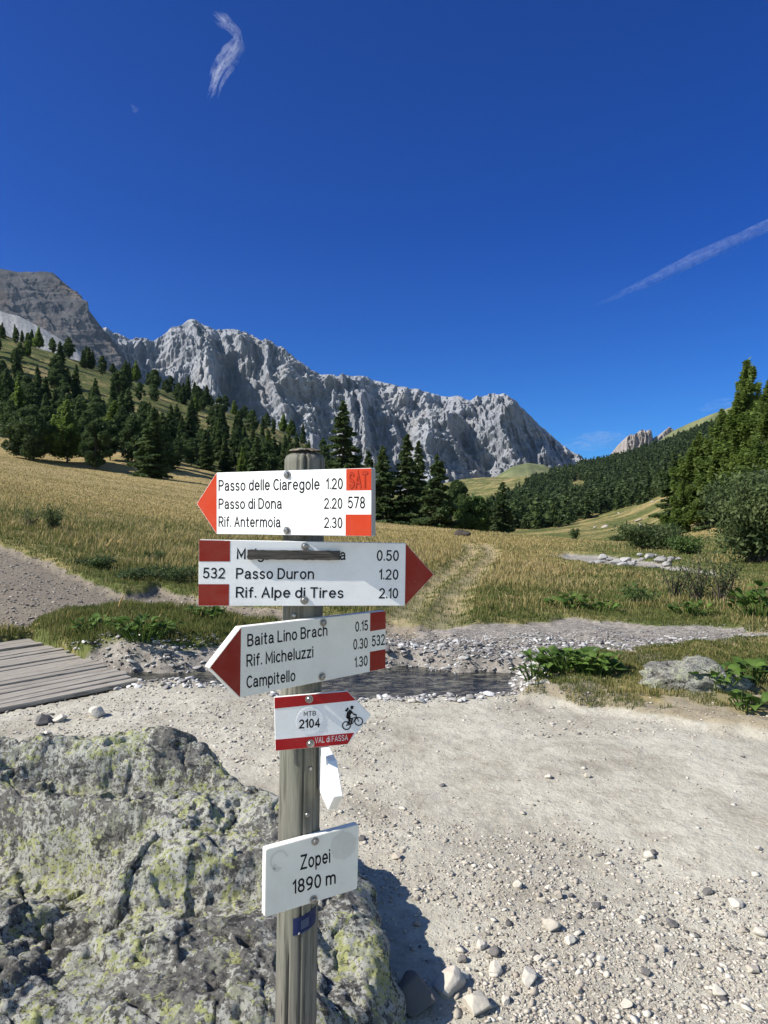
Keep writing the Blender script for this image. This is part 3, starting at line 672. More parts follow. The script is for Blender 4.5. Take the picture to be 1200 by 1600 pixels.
# ------------------------------------------------------------------ grass (uncountable)
def grass_mat():
    m, nt, b = new_mat('grass_blades')
    t = nd(nt, 'Attribute', attribute_name='tint').outputs['Fac']
    cr = nd(nt, 'ValToRGB', {0: t}); e = cr.color_ramp.elements
    e[0].position = 0; e[0].color = (.035, .062, .010, 1); e[1].position = 1; e[1].color = (.52, .425, .235, 1)
    for p, c in ((.3, (.095, .125, .030, 1)), (.55, (.20, .190, .065, 1)), (.78, (.395, .305, .130, 1))):
        x = e.new(p); x.color = c
    nt.links.new(cr.outputs[0], b.inputs['Base Color']); b.inputs['Roughness'].default_value = .6; b.inputs['Specular IOR Level'].default_value = .2
    tr = nd(nt, 'BsdfTranslucent', {'Color': cr.outputs[0]})
    nt.links.new(nd(nt, 'MixShader', {0: .35, 1: b.outputs[0], 2: tr.outputs[0]}).outputs[0], nt.nodes['Material Output'].inputs[0])
    return m
M_grass = grass_mat()
def blades(name, x, y, z, h, w, tint, label, r):
    n = len(x); a = r.uniform(0, 6.283, n); lean = r.normal(.28, .22, n)*h; la = r.normal(.6, 1.3, n)
    dx, dy = np.cos(a)*w/2, np.sin(a)*w/2; lx, ly = np.cos(la)*lean, np.sin(la)*lean
    V = np.stack([np.stack([x-dx, y-dy, z-.02], 1), np.stack([x+dx, y+dy, z-.02], 1),
                  np.stack([x+lx*.35+dx*.8, y+ly*.35+dy*.8, z+h*.6], 1), np.stack([x+lx, y+ly, z+h*.97], 1), np.stack([x+lx*.35-dx*.8, y+ly*.35-dy*.8, z+h*.6], 1)], 1).reshape(-1, 3)
    f = np.arange(n*5).reshape(-1, 5)
    tt = np.stack([tint-.12, tint-.12, tint, tint+.08, tint], 1).ravel()
    me = mesh_np(name, V, f, M_grass, {'tint': np.clip(tt, 0, 1)}); setp(link(name, me), label, 'grass', None, 'stuff')
def build_grass():
    r = np.random.RandomState(21); N = 760000
    u = r.uniform(-.80, .80, N); y = 1/r.uniform(1/140., 1/5.6, N)
    far = 220000; y[:far] = np.exp(r.uniform(math.log(18), math.log(140), far))
    x = u*y; z, zn = terrain(x, y, True)
    clump = fbm(x*1.6, y*1.6, 2, 3); patch = fbm(x*.35, y*.35, 6, 3)
    grassy = (zn['bare'] < .55) & (zn['wat'] < .3)
    rightbank = (y < 9.2) & (x > 1.2)
    grassy &= ~(rightbank & (fbm(x*1.5, y*1.5, 11, 3)+.25*fbm(x*6, y*6, 1, 2) < -.22+.35*np.exp(-((x-2.0)/.6)**2-((y-7.0)/.5)**2)))
    grassy &= ~((y < 6.6) & (x > 1) & (r.uniform(size=N) > .5))
    grassy &= r.uniform(size=N) > .75*zn['rut']
    d = dryness(x, y)
    isle = zn['Z']['isle'] < .25
    edge = np.minimum(np.minimum(zn['Z']['track'], zn['Z']['bar']), zn['Z']['river'])
    near_edge = np.exp(-np.maximum(edge, 0)/1.3)
    dd = np.clip(d*1.0+.70*patch+.22*clump-.35*near_edge-.25*isle, 0, 1)
    isdry = r.uniform(size=N) < dd*.72-.02
    grassy &= zn['Z']['water'] > .25
    keep_short = rightbank | (zn['Z']['rut'] < .4)
    w = np.maximum(.004, .00075*y)
    for nm, sel, h0, lab in (('dry_grass', grassy & isdry & ~keep_short, 1.0, 'tall straw-coloured grass covering the meadow'), ('green_grass', grassy & ~isdry & ~keep_short, .6, 'green grass growing along the stream and the track'), ('short_grass', grassy & keep_short, .30, 'short trodden grass on the bank and in the wheel ruts')):
        i = np.where(sel)[0]
        h = h0*(.21+.18*clump[i]+.14*patch[i])*r.uniform(.45, 1.35, len(i))*(1-.55*near_edge[i])*(1-.38*sst(.12, .30, u[i]))*(1-.5*sst(14, 55, y[i])); h = np.clip(h, .035, .7)
        if nm == 'short_grass': tint = np.clip(.38+.25*clump[i]+r.normal(0, .16, len(i)), .1, .9)
        elif nm == 'dry_grass': tint = np.clip(.74+.18*patch[i]+r.normal(0, .12, len(i)), .42, 1)
        else: tint = np.clip(.36+.28*clump[i]+.1*patch[i]+r.normal(0, .12, len(i)), .06, .75)
        blades(nm, x[i], y[i], z[i], h, w[i]*r.uniform(.6, 1.4, len(i)), tint, lab, r)
        print(nm, len(i))
build_grass()

# broad-leaved plants
M_leaf = foliage_mat('dock_leaves', (.055, .105, .018), (.125, .20, .040), .3, 3)
def leafy(px, D, W, H, n, ls, label, seed, zoff=0.0):
    r = np.random.RandomState(seed); X = (px-600)/F*D
    o = thing('leafy_plant', label, 'plant', (X, D, tz(X, D)+zoff), 'broad-leaved plants by the stream')
    Vs, Fs, Ts, off = [], [], [], 0; sp = []
    for k in range(n):
        a = r.uniform(0, 6.28); q = r.uniform(0, 1)**.6; bx, by = math.cos(a)*W/2*q, math.sin(a)*W/3*q; h = H*r.uniform(.45, 1)*(1-.4*q)
        L = ls*r.uniform(.6, 1.25); wd = L*r.uniform(.55, .8); el = r.uniform(-.1, .8); az = a+r.normal(0, .8)
        d = np.array([math.cos(az)*math.cos(el), math.sin(az)*math.cos(el), math.sin(el)]); s = np.array([-math.sin(az), math.cos(az), 0]); s = s+r.normal(0, .25, 3); nrm = np.cross(d, s)
        c = np.array([bx, by, h]); rows = []
        for t, ww, b in ((0, .25, 0), (.2, .85, .05), (.5, 1, .06), (.8, .6, 0), (1, .05, -.16)):
            m_ = c+d*L*t+nrm*L*b
            rows += [m_-s*wd/2*ww+nrm*.10*wd*ww, m_, m_+s*wd/2*ww+nrm*.10*wd*ww]
        Vs.append(np.array(rows)); f = []
        for i in range(4):
            for j in range(2): f.append((i*3+j, i*3+j+1, i*3+j+4, i*3+j+3))
        Fs.append(np.array(f)+off); off += 15; Ts.append(np.full(15, np.clip(r.normal(.5, .22), 0, 1)))
        sp.append(tube([(bx*.5, by*.5, -.03), (bx*.8, by*.8, h*.6), c], [.006, .005, .004], 4))
    link('foliage', mesh_np('foliage', np.concatenate(Vs), np.concatenate(Fs), M_leaf, {'tint': np.concatenate(Ts)}, smooth=True), o)
    V, f = join(sp); link('stem', mesh_np('stem', V, f, M_leaf, {'tint': np.full(len(V), .6)}), o)
leafy(225, 7.75, .75, .26, 75, .10, 'big clump of dark broad leaves on the grass strip beside the plank bridge', 501, .02)
leafy(150, 8.2, .5, .22, 36, .10, 'smaller clump of broad leaves near the corner of the plank bridge', 502, .02)
leafy(318, 8.9, .45, .24, 30, .11, 'loose clump of broad leaves at the end of the grass strip', 503, .02)
leafy(890, 6.75, .85, .19, 120, .10, 'large rich green clump of broad leaves on the corner between stream and road', 504)
leafy(930, 6.55, .4, .18, 50, .105, 'tight clump of upright broad leaves joined to the large one', 514)
leafy(835, 6.55, .3, .16, 30, .08, 'small clump of leaves right at the water edge', 505)
leafy(1120, 6.05, .42, .22, 34, .12, 'broad-leaved plant growing in front of the grey boulder', 506)
leafy(1175, 6.2, .35, .2, 26, .11, 'broad-leaved plant between grass and boulder at the photograph edge', 507)
leafy(1165, 5.55, .3, .14, 20, .10, 'small plant with broad leaves on the road verge', 508)
leafy(893, 11.3, .8, .26, 60, .12, 'yellow-green leafy clump at the meadow foot behind the pebbles', 509)
leafy(935, 11.0, .6, .22, 40, .10, 'dark leafy clump beside the yellow-green one', 510)
leafy(1190, 10.2, .9, .55, 80, .16, 'tall leafy plant below the willow at the photograph edge', 511)
leafy(1078, 10.6, .6, .2, 40, .10, 'low leafy plant between the twiggy willows and the pebbles', 512)

# ------------------------------------------------------------------ stones
def ico(sub):
    bm = bmesh.new(); bmesh.ops.create_icosphere(bm, subdivisions=sub, radius=1.0)
    V = np.array([v.co[:] for v in bm.verts]); f = np.array([[v.index for v in p.verts] for p in bm.faces]); bm.free(); return V, f
I1, I2, I3, I4 = ico(1), ico(2), ico(3), ico(4)
def stone_shape(seed, base, rough=.28, facets=9, sc=(1, .8, .55), cut=(.32, .72), k_=.92):
    r = np.random.RandomState(seed); V, f = base; V = V.copy()
    for _ in range(facets):          # planes cut off: broken, angular stone
        n = unit(r.normal(size=(1, 3)))[0]; d = r.uniform(*cut); s = V@n; k = s > d; V[k] -= np.outer(s[k]-d, n)*k_
    V = V*(1+rough*.35*fbm(V[:, 0]*1.6+seed, V[:, 1]*1.6, V[:, 2]*1.6, 3))[:, None]*np.array(sc); return V, f
def stone_mat(name, cols):
    m, nt, b = new_mat(name); p = objco(nt)
    t = nd(nt, 'Attribute', attribute_name='tint').outputs['Fac']; oi = nd(nt, 'ObjectInfo').outputs['Random']
    cr = nd(nt, 'ValToRGB', {0: t}); e = cr.color_ramp.elements; e[0].color = c4(cols[0][1]); e[0].position = cols[0][0]; e[1].color = c4(cols[-1][1]); e[1].position = cols[-1][0]
    for q, c in cols[1:-1]: e.new(q).color = c4(c)
    n1 = noise(nt, p, 22, 5, .7)
    c = mixc(nt, ramp(nt, n1, .3, .7, 0, .55), cr.outputs[0], mixc(nt, .5, cr.outputs[0], (.17, .15, .13)))
    nt.links.new(c, b.inputs['Base Color']); b.inputs['Roughness'].default_value = .9; b.inputs['Specular IOR Level'].default_value = .2
    nt.links.new(bump(nt, noise(nt, p, 70, 4, .7), .5, .006), b.inputs['Normal'])
    return m
M_stone = stone_mat('loose_stone', [(0, (.07, .068, .07)), (.16, (.16, .15, .14)), (.22, (.30, .26, .21)), (.6, (.44, .395, .325)), (1, (.60, .56, .48))])
M_peb = stone_mat('stream_pebble', [(0, (.06, .058, .058)), (.3, (.18, .17, .16)), (.6, (.38, .37, .35)), (1, (.68, .67, .64))])
def scatter_stones(name, x, y, size, tint, mat, label, bases, r, sink=.3, flat=(.6, 1.0, .3, .6)):
    z = terrain(x, y); n = len(x); k = r.randint(0, len(bases), n); Vs, Fs, Ts, off = [], [], [], 0
    for q, (V0, f0) in enumerate(bases):
        i = np.where(k == q)[0]; m = len(i)
        if not m: continue
        a = r.uniform(0, 6.283, m); ca, sa = np.cos(a), np.sin(a)
        S = np.stack([np.ones(m), r.uniform(flat[0], flat[1], m), r.uniform(flat[2], flat[3], m)], 1)*size[i][:, None]/2
        W = V0[None]*S[:, None]
        tx = r.normal(0, .35, m); X = W[..., 0]*ca[:, None]-W[..., 1]*sa[:, None]; Yy = W[..., 0]*sa[:, None]+W[..., 1]*ca[:, None]; Z = W[..., 2]+X*tx[:, None]*.5
        P = np.stack([X+x[i][:, None], Yy+y[i][:, None], Z+(z[i]+S[:, 2]*(1-2*sink)*.8)[:, None]], -1)
        nv = len(V0); Vs.append(P.reshape(-1, 3)); Fs.append((f0[None]+(np.arange(m)*nv)[:, None, None]+off).reshape(-1, 3)); off += m*nv; Ts.append(np.repeat(tint[i], nv))
    me = mesh_np(name, np.concatenate(Vs), np.concatenate(Fs), mat, {'tint': np.concatenate(Ts)}); ob = link(name, me); setp(ob, label, 'gravel', None, 'stuff')
def build_gravel():
    r = np.random.RandomState(33)
    B1 = [stone_shape(600+i, I1, .3, 7, (1, .9, .8)) for i in range(8)]; B2 = [stone_shape(620+i, I2, .3, 8, (1, .9, .8)) for i in range(8)]
    # road: grit, uniform over what a walker sees, denser in rough strips
    N = 170000; y = 1/r.uniform(1/7.4, 1/1.6, N); x = r.uniform(-.75, .75, N)*y
    Z = zones(x, y); q = fbm(x*1.1, y*1.1, 7.7, 3)+.3*fbm(x*4, y*4, 2, 2)
    rough = sst(-.1, .35, q+.35*sst(4.4, 2.2, y)*sst(-.1, .6, x)-.55*np.exp(-((y-4.3-.25*x)/1.0)**2)*sst(-.3, .6, x)+.65*sst(4.3, 5.3, y)*sst(.6, -.4, x))
    ok = ((Z['road'] < .1) & (r.uniform(size=N) < .05+.85*rough)) | ((y > 5) & (x > .9) & (Z['road'] < .9) & (r.uniform(size=N) < .35))
    x, y = x[ok], y[ok]; n = len(x)
    size = .0045+.0085*r.gamma(.9, .95, n); size = np.clip(size*(.75+.09*y), .005, .06)
    t = np.where(r.uniform(size=n) < .09, r.uniform(0, .2, n), r.uniform(.25, 1, n))
    scatter_stones('gravel', x, y, size, t, M_stone, 'loose pale gravel scattered over the dirt road', B1, r)
    # pebble bar of the stream
    N = 46000; pts = np.array(P_BAR); x = r.uniform(-4.4, 5.9, N); y = r.uniform(6.4, 11.5, N); Z = zones(x, y)
    band = .6+.4*(x < -1.2)+.65*np.exp(-((y-7.9-.12*x)/.75)**2)
    ok = ((Z['bar'] < .1) | ((np.abs(Z['water']-.15) < .35) & (Z['bridge'] > -.3))) & (Z['road'] > -.05) & (Z['track'] > -.2) & (r.uniform(size=N) < band); x, y = x[ok], y[ok]; n = len(x)
    size = np.clip(.014+.036*r.gamma(1.4, .6, n)*np.exp(-((y-7.8-.10*x)/1.1)**2), .016, .19)
    t = np.where(r.uniform(size=n) < .22, r.uniform(0, .3, n), np.clip(r.normal(.54, .2, n), .2, 1))
    scatter_stones('pebbles', x, y, size, t, M_peb, 'white and grey river pebbles heaped beside the stream', B2, r, .25)
    # water edge and bridge end
    N = 5000; x = r.uniform(-3.2, 1.6, N); y = r.uniform(6.0, 7.4, N); Z = zones(x, y); ok = (np.abs(Z['water']-.05) < .28) & (r.uniform(size=N) < .8); x, y = x[ok], y[ok]; n = len(x)
    scatter_stones('pebbles', x, y, np.clip(.015+.03*r.gamma(1.3, .8, n), .015, .12), np.clip(r.normal(.6, .28, n), 0, 1), M_peb, 'wet pebbles along the water edge', B2, r, .25)
    # track gravel
    N = 16000; x = r.uniform(-9, 1, N); y = 1/r.uniform(1/22., 1/8.6, N); Z = zones(x, y); ok = (Z['track'] < .0); x, y = x[ok], y[ok]; n = len(x)
    scatter_stones('gravel', x, y, np.clip(.02+.02*r.gamma(1.4, .8, n), .02, .11), np.clip(r.normal(.25, .2, n), 0.02, .8), M_stone, 'grey gravel lying on the track beyond the bridge', B1, r)
build_gravel()
def single_stones():
    G = 'loose stones on the gravel road'
    # (x, y in photo, width in photo px, tint 0..1, label)
    S = [(705, 1548, 46, .75, 'large pale block half sunk in the dirt beside the dark lichen boulder'), (749, 1580, 42, .7, 'large rounded pale stone at the foot of the pale block'), (650, 1578, 74, .12, 'dark stone lying in the shadow beside the lichen boulder'),
         (892, 1474, 19, .9, 'whitest egg-shaped stone lying alone on the road'), (862, 1457, 24, .65, 'grey-topped stone with a flat face in the loose row'), (826, 1536, 28, .85, 'cream block with a sharp shadow'), (774, 1517, 24, .8, 'cream stone above the pale blocks'),
         (753, 1481, 17, .85, 'squarish cream stone on the road'), (775, 1492, 20, .12, 'dark grey stone next to the squarish cream one'), (810, 1391, 18, .9, 'small white stone standing alone on smooth dirt'), (873, 1404, 18, .5, 'grey stone by its dark neighbour'), (893, 1403, 10, .1, 'small black stone touching a grey one'),
         (932, 1420, 16, .1, 'dark stone in the gravel strip'), (1032, 1483, 17, .8, 'white stone in the coarse gravel'), (1015, 1338, 16, .8, 'pale stone in the middle of the gravel strip'), (1022, 1333, 12, .12, 'small black stone touching a pale one'), (1052, 1444, 18, .15, 'brownish dark stone in the gravel strip'),
         (1153, 1415, 20, .8, 'pale flat stone near the photograph edge'), (1190, 1462, 20, .85, 'pale flat stone cut by the photograph edge'), (919, 1219, 10, .6, 'single stone on the smooth middle of the road'), (858, 1220, 12, .8, 'single white pebble on the smooth road'), (1186, 1330, 12, .85, 'small white stone on the road verge'),
         (620, 1344, 15, .5, 'grey stone casting a black shadow near the elevation sign'), (565, 1313, 12, .08, 'black stone beside the elevation sign'), (1108, 1396, 14, .1, 'flat dark chip on the road'), (980, 1570, 18, .7, 'pale stone in the lowest gravel'), (904, 1548, 16, .4, 'grey stone in the lowest gravel'),
         (840, 1500, 12, .8, 'small cream stone between larger ones'), (722, 1500, 14, .15, 'dark pebble beside the boulder shadow'), (651, 1448, 13, .25, 'brown pebble on smooth dirt'), (1010, 1522, 14, .1, 'dark blue-grey stone low in the gravel'), (1125, 1550, 20, .8, 'pale stone among coarse gravel at the bottom'),
         (790, 1563, 16, .75, 'cream stone beside the large rounded one'), (724, 1525, 16, .85, 'cream stone touching the pale block'), (1180, 1520, 18, .55, 'grey-brown stone at the bottom of the photograph edge'), (940, 1500, 13, .9, 'tiny white stone in open gravel'),
         (65, 1132, 24, .06, 'black stone among white ones behind the lichen boulder'), (92, 1128, 18, .95, 'white stone next to the black one'), (72, 1150, 18, .95, 'white stone just behind the boulder edge'), (150, 1122, 26, .9, 'flat white slab behind the lichen boulder'), (645, 1096, 12, .9, 'white pebble at the road end by the water')]
    for i, (px, Y, w, t, lab) in enumerate(S):
        X, D = gp(px, Y); z = tz(X, D); s = w/F*D*1.35
        V, f = stone_shape(700+i, I4, .30, 16, (1, .85, .62), (.52, .85), 1.0); V = V*s/2
        me = mesh_np('stone', V, f, M_stone, {'tint': np.full(len(V), t)}); o = link('stone', me, None, (X, D+s*.2, z+s*.16)); o.rotation_euler = (RS.normal(0, .2), RS.normal(0, .2), RS.uniform(0, 6))
        setp(o, lab, 'stone', G)
    # white boulders in the river bed
    GB = 'white boulders in the river bed'
    r = np.random.RandomState(44)
    for i in range(26):
        px = 925+i*5.2+r.normal(0, 2.5); D = r.uniform(22.0, 26.5); X = (px-600)/F*D; s = r.uniform(.25, .5)
        V, f = stone_shape(800+i, I3, .35, 14, (1, .8, .6), (.5, .85), 1.0); me = mesh_np('boulder', V*s/2, f, M_peb, {'tint': np.full(len(V), r.uniform(.3, .62))}, smooth=False)
        o = link('boulder', me, None, (X, D, tz(X, D)+s*.2)); setp(o, 'white boulder in the row along the far river bed', 'boulder', GB)
    # grey rocks on the far slope
    for px, D, w, lab in ((998, 150, 14, 'grey peaked rock standing out on the green slope across the river'), (945, 170, 15, 'flat grey rock outcrop low on the green slope'), (930, 172, 9, 'small grey rock beside the flat outcrop'), (1000, 122, 12, 'low grey rock near the foot of the green slope'), (967, 260, 10, 'pale rock high on the dry part of the slope'), (1020, 240, 9, 'white rock at the forest edge above the slope')):
        X = (px-600)/F*D; s = w/F*D
        V, f = stone_shape(int(px), I2, .35, 9, (1, .7, .6)); me = mesh_np('boulder', V*s/2, f, M_stone, {'tint': np.full(len(V), .45)}); o = link('boulder', me, None, (X, D, tz(X, D)+s*.1)); o.rotation_euler = (0, 0, RS.uniform(-.4, .4)); setp(o, lab, 'boulder', 'rocks on the slope across the river')
single_stones()

def lichen_mat(name, yellow=1.0, base=(.20, .19, .168), pale=(.54, .53, .465)):
    m, nt, b = new_mat(name); p = objco(nt)
    n0 = noise(nt, p, 2.2, 6, .65); n1 = noise(nt, p, 9, 8, .7); n2 = noise(nt, p, 34, 6, .7); n3 = noise(nt, p, 5.5, 6, .7, .6)
    vor = nd(nt, 'TexVoronoi', {'Vector': nd(nt, 'VectorMath', {0: p, 1: nd(nt, 'TexNoise', {'Vector': p, 'Scale': 30.0}).outputs['Color']}, operation='ADD').outputs[0] if False else p, 'Scale': 24.0}, feature='F1').outputs['Distance']
    c = mixc(nt, ramp(nt, n1, .36, .64), tuple(x*.62 for x in base), tuple(x*1.35 for x in base))
    c = mixc(nt, ramp(nt, math_n(nt, 'ADD', n2, math_n(nt, 'MULTIPLY', math_n(nt, 'SUBTRACT', n0, .5), .8)), .47, .515, 0, .95), c, pale)
    c = mixc(nt, ramp(nt, math_n(nt, 'ADD', n1, math_n(nt, 'MULTIPLY', math_n(nt, 'SUBTRACT', n3, .5), 1.1)), .56, .68, 0, .85), c, (.36, .375, .26))
    n7 = noise(nt, p, 17, 5, .7, .5)
    yl = math_n(nt, 'ADD', noise(nt, p, 60, 4, .7), math_n(nt, 'ADD', math_n(nt, 'MULTIPLY', math_n(nt, 'SUBTRACT', n7, .5), 1.25), math_n(nt, 'MULTIPLY', math_n(nt, 'SUBTRACT', n0, .5), .7)))
    c = mixc(nt, ramp(nt, yl, .595, .63, 0, .9*yellow), c, (.44, .455, .185))
    n5 = noise(nt, p, 14, 6, .75)
    c = mixc(nt, ramp(nt, n5, .565, .61, 0, .88), c, (.035, .035, .036))  # black blotches: dark crust, plus shade of the gaps painted in
    n6 = noise(nt, p, 90, 3, .6)
    c = mixc(nt, ramp(nt, n6, .56, .62, 0, .75), c, (.045, .043, .040))  # fine black specks paint the shade of small pits
    c = mixc(nt, ramp(nt, vor, .16, .10, 0, .35), c, (.42, .42, .37))
    nt.links.new(c, b.inputs['Base Color']); b.inputs['Roughness'].default_value = .92; b.inputs['Specular IOR Level'].default_value = .2
    h = bump(nt, noise(nt, p, 110, 5, .75), 1, .008); h = bump(nt, noise(nt, p, 30, 8, .75), .9, .026, h)
    nt.links.new(h, b.inputs['Normal']); return m
M_lich = lichen_mat('lichen_rock')
def build_boulder():
    nx, ny = 520, 430
    xs = np.linspace(-2.75, .14, nx); ys = np.linspace(1.5, 4.05, ny); X, Y = np.meshgrid(xs, ys)
    wx = X+.10*fbm(X*2, Y*2, 1, 3); wy = Y+.10*fbm(X*2, Y*2, 5, 3)
    # outline in plan
    out = [(-2.65, 1.62), (-1.6, 1.60), (-.62, 1.68), (-.33, 1.78), (-.10, 1.84), (.03, 1.98), (.06, 2.22), (.01, 2.50), (-.12, 2.80), (-.32, 3.06), (-.56, 3.32), (-.78, 3.60), (-1.05, 3.72), (-1.40, 3.68), (-1.75, 3.62), (-2.3, 3.68), (-2.68, 3.2)]
    sd = sdpoly(wx-.0*X, wy, out)
    top = np.interp(wy, [1.5, 1.9, 2.3, 2.8, 2.9, 3.2, 3.5, 3.75], [.30, .36, .375, .42, .45, .505, .565, .60])
    # right-hand shoulder drops
    top = top-.06*sst(-.45, .05, wx)*(1-sst(2.6, 3.2, wy))
    # hollow below the upper tier on the left
    led = 2.93+.10*fbm(wx*1.5, 0*wx, 3, 2)+.06*np.sin(wx*3)
    low = (1-sst(led-.03, led+.03, wy))*sst(led-.75, led-.1, wy)*(1-sst(-1.15, -.85, wx))
    top = top-.31*low
    led2 = 3.28+.05*fbm(wx*2.3, 0*wx, 9, 2); low2 = (1-sst(led2-.03, led2+.03, wy))*sst(led2-.3, led2-.06, wy)*sst(-1.9, -1.5, wx)*(1-sst(-.75, -.55, wx)); top = top-.15*low2
    led3 = 2.5+.25*(wx+.9)+.08*fbm(wx*2.3, 0*wx, 19, 2); low3 = (1-sst(led3-.04, led3+.04, wy))*sst(led3-.35, led3-.06, wy)*sst(-1.5, -1.1, wx)*(1-sst(-.5, -.3, wx)); top = top-.12*low3
    # raised lump at the back right
    top = top+.045*np.exp(-(((wx+1.0)/.25)**2+((wy-3.5)/.16)**2))+.045*sst(-1.2, -1.7, wx)*sst(3.0, 3.3, wy)-.05*np.exp(-(((wx+.75)/.2)**2+((wy-3.4)/.2)**2))
    edge = np.clip(-sd/(.30-.13*sst(-.8, -.2, X)), 0, 1); prof = np.sqrt(np.clip(1-(1-edge)**2.4, 0, 1))
    rough = .055*fbm(wx*2.1, wy*2.1, 2, 4)+.04*(ridged(wx*3.3, wy*3.3, 6, 4, .55)-.55)+.022*(ridged(X*11, Y*11, 4, 3, .6)-.5)+.018*fbm(X*26, Y*26, 2, 4, .6)
    def facets(K, amp_o, amp_s, crack, cw, seed):
        r = np.random.RandomState(seed); px_ = r.uniform(-2.8, .2, K); py_ = r.uniform(1.4, 4.1, K); of = r.normal(0, amp_o, K); sx = r.normal(0, amp_s, K); sy = r.normal(0, amp_s, K)
        qx = (X+.05*fbm(X*5, Y*5, seed, 3)).ravel(); qy = ((Y+.05*fbm(X*5, Y*5, seed+5, 3))*1.25).ravel(); py2 = py_*1.25; h = np.empty(len(qx)); ed = np.empty(len(qx))
        for a in range(0, len(qx), 8000):
            d = (qx[a:a+8000, None]-px_)**2+(qy[a:a+8000, None]-py2)**2; k = np.argpartition(d, 1, axis=1)[:, :2]; dk = np.take_along_axis(d, k, 1); sw = dk[:, 0] > dk[:, 1]; k[sw] = k[sw][:, ::-1]; dk = np.sqrt(np.sort(dk, 1)); n = k[:, 0]
            h[a:a+8000] = of[n]+sx[n]*(qx[a:a+8000]-px_[n])+sy[n]*(qy[a:a+8000]-py2[n]); ed[a:a+8000] = dk[:, 1]-dk[:, 0]
        return (h-crack*np.exp(-(ed/cw)**2)).reshape(X.shape)
    big = .075*fbm(wx*1.6, wy*1.6, 2, 3)+.05*(ridged(wx*2.2, wy*2.2, 6, 3, .5)-.55)
    t0 = top+big; stp = .062+.02*fbm(wx*1.2, wy*1.2, 14, 2); ph = t0/stp+.9*fbm(X*4.5, Y*4.5, 21, 4, .6); q = np.floor(ph); fr = ph-q
    ter = (q+sst(.62, .93, fr)*.92+.08*fr)*stp
    t1 = t0/.023+1.2*fbm(X*11, Y*11, 25, 3, .6); q1 = np.floor(t1); ter2 = (q1+sst(.55, .95, t1-q1))*.023
    rough = .55*(ter-t0)*1.0+.30*(ter2-t0)+big+facets(45, .010, .03, .016, .012, 1)+facets(520, .005, .05, .007, .007, 2)+.006*fbm(X*38, Y*38, 2, 3)+.008*(ridged(X*16, Y*16, 4, 3, .6)-.5)
    pit = -.030*sst(.28, .42, fbm(X*9, Y*9, 12, 3))-.05*sst(.30, .40, fbm(X*3.7, Y*3.7, 17, 3))
    Zt = np.where(sd < 0, (top+rough+pit)*prof, 0)-.06
    Zt = np.where(sd >= 0, -.10-.3*np.clip(sd, 0, .2), Zt)
    # push the steep flanks in and out a little
    ov = prof*(1-prof)*.35*fbm(X*6, Y*6, Zt*7, 3)
    gx, gy = np.gradient(sd, xs[1]-xs[0], axis=1), np.gradient(sd, ys[1]-ys[0], axis=0)
    Xd = X+gx*ov+.014*fbm(X*14, Y*14, Zt*14+3, 3); Yd = Y+gy*ov+.014*fbm(X*14, Y*14, Zt*14+9, 3)
    V = np.stack([Xd, Yd, Zt], -1).reshape(-1, 3); f = grid_faces(ny, nx); k = (sd.ravel()[f] < .06).any(1); f = f[k]
    used = np.unique(f); mp = np.full(len(V), -1); mp[used] = np.arange(len(used))
    o = link('boulder', mesh_np('boulder', V[used], mp[f], M_lich, smooth=False))
    setp(o, 'huge low grey boulder covered with yellow-green lichen behind the signpost', 'boulder')
build_boulder()
def bank_rock():
    X0, D0 = gp(1100, 1076, .05); X0 -= .05
    V, f = ico(5); r = V.copy()
    V = V*np.array([.47, .30, .235]); V[:, 2] += .05*V[:, 0]*-1.2
    d = 1+.12*(ridged(r[:, 0]*7, r[:, 1]*7, r[:, 2]*7, 3)-.5)+.36*fbm(r[:, 0]*1.5+3, r[:, 1]*1.5, r[:, 2]*1.5, 4)+.16*(ridged(r[:, 0]*3, r[:, 1]*3, r[:, 2]*3, 4)-.5)
    V = V*d[:, None]; V[:, 2] = np.where(V[:, 0] > .15, V[:, 2]*.72, V[:, 2])
    o = link('boulder', mesh_np('boulder', V, f, lichen_mat('bank_rock', .35, (.24, .23, .20), (.36, .36, .31)), smooth=True), None, (X0, D0, tz(X0, D0)-.02))
    setp(o, 'half-buried pale grey boulder on the grassy bank across the road', 'boulder')
    X, D = (722-600)/F*45, 45.0
    V, f = stone_shape(77, I3, .9, 6, (1, .6, .5)); o = link('rotten_stump', mesh_np('rotten_stump', V*.55, f, plain_mat('rotten_wood', (.05, .04, .032), .95, var=.5, scale=8)), None, (X, D, tz(X, D)+.2)); setp(o, 'dark rotten stump lying in the dry meadow behind the signs', 'stump')
bank_rock()

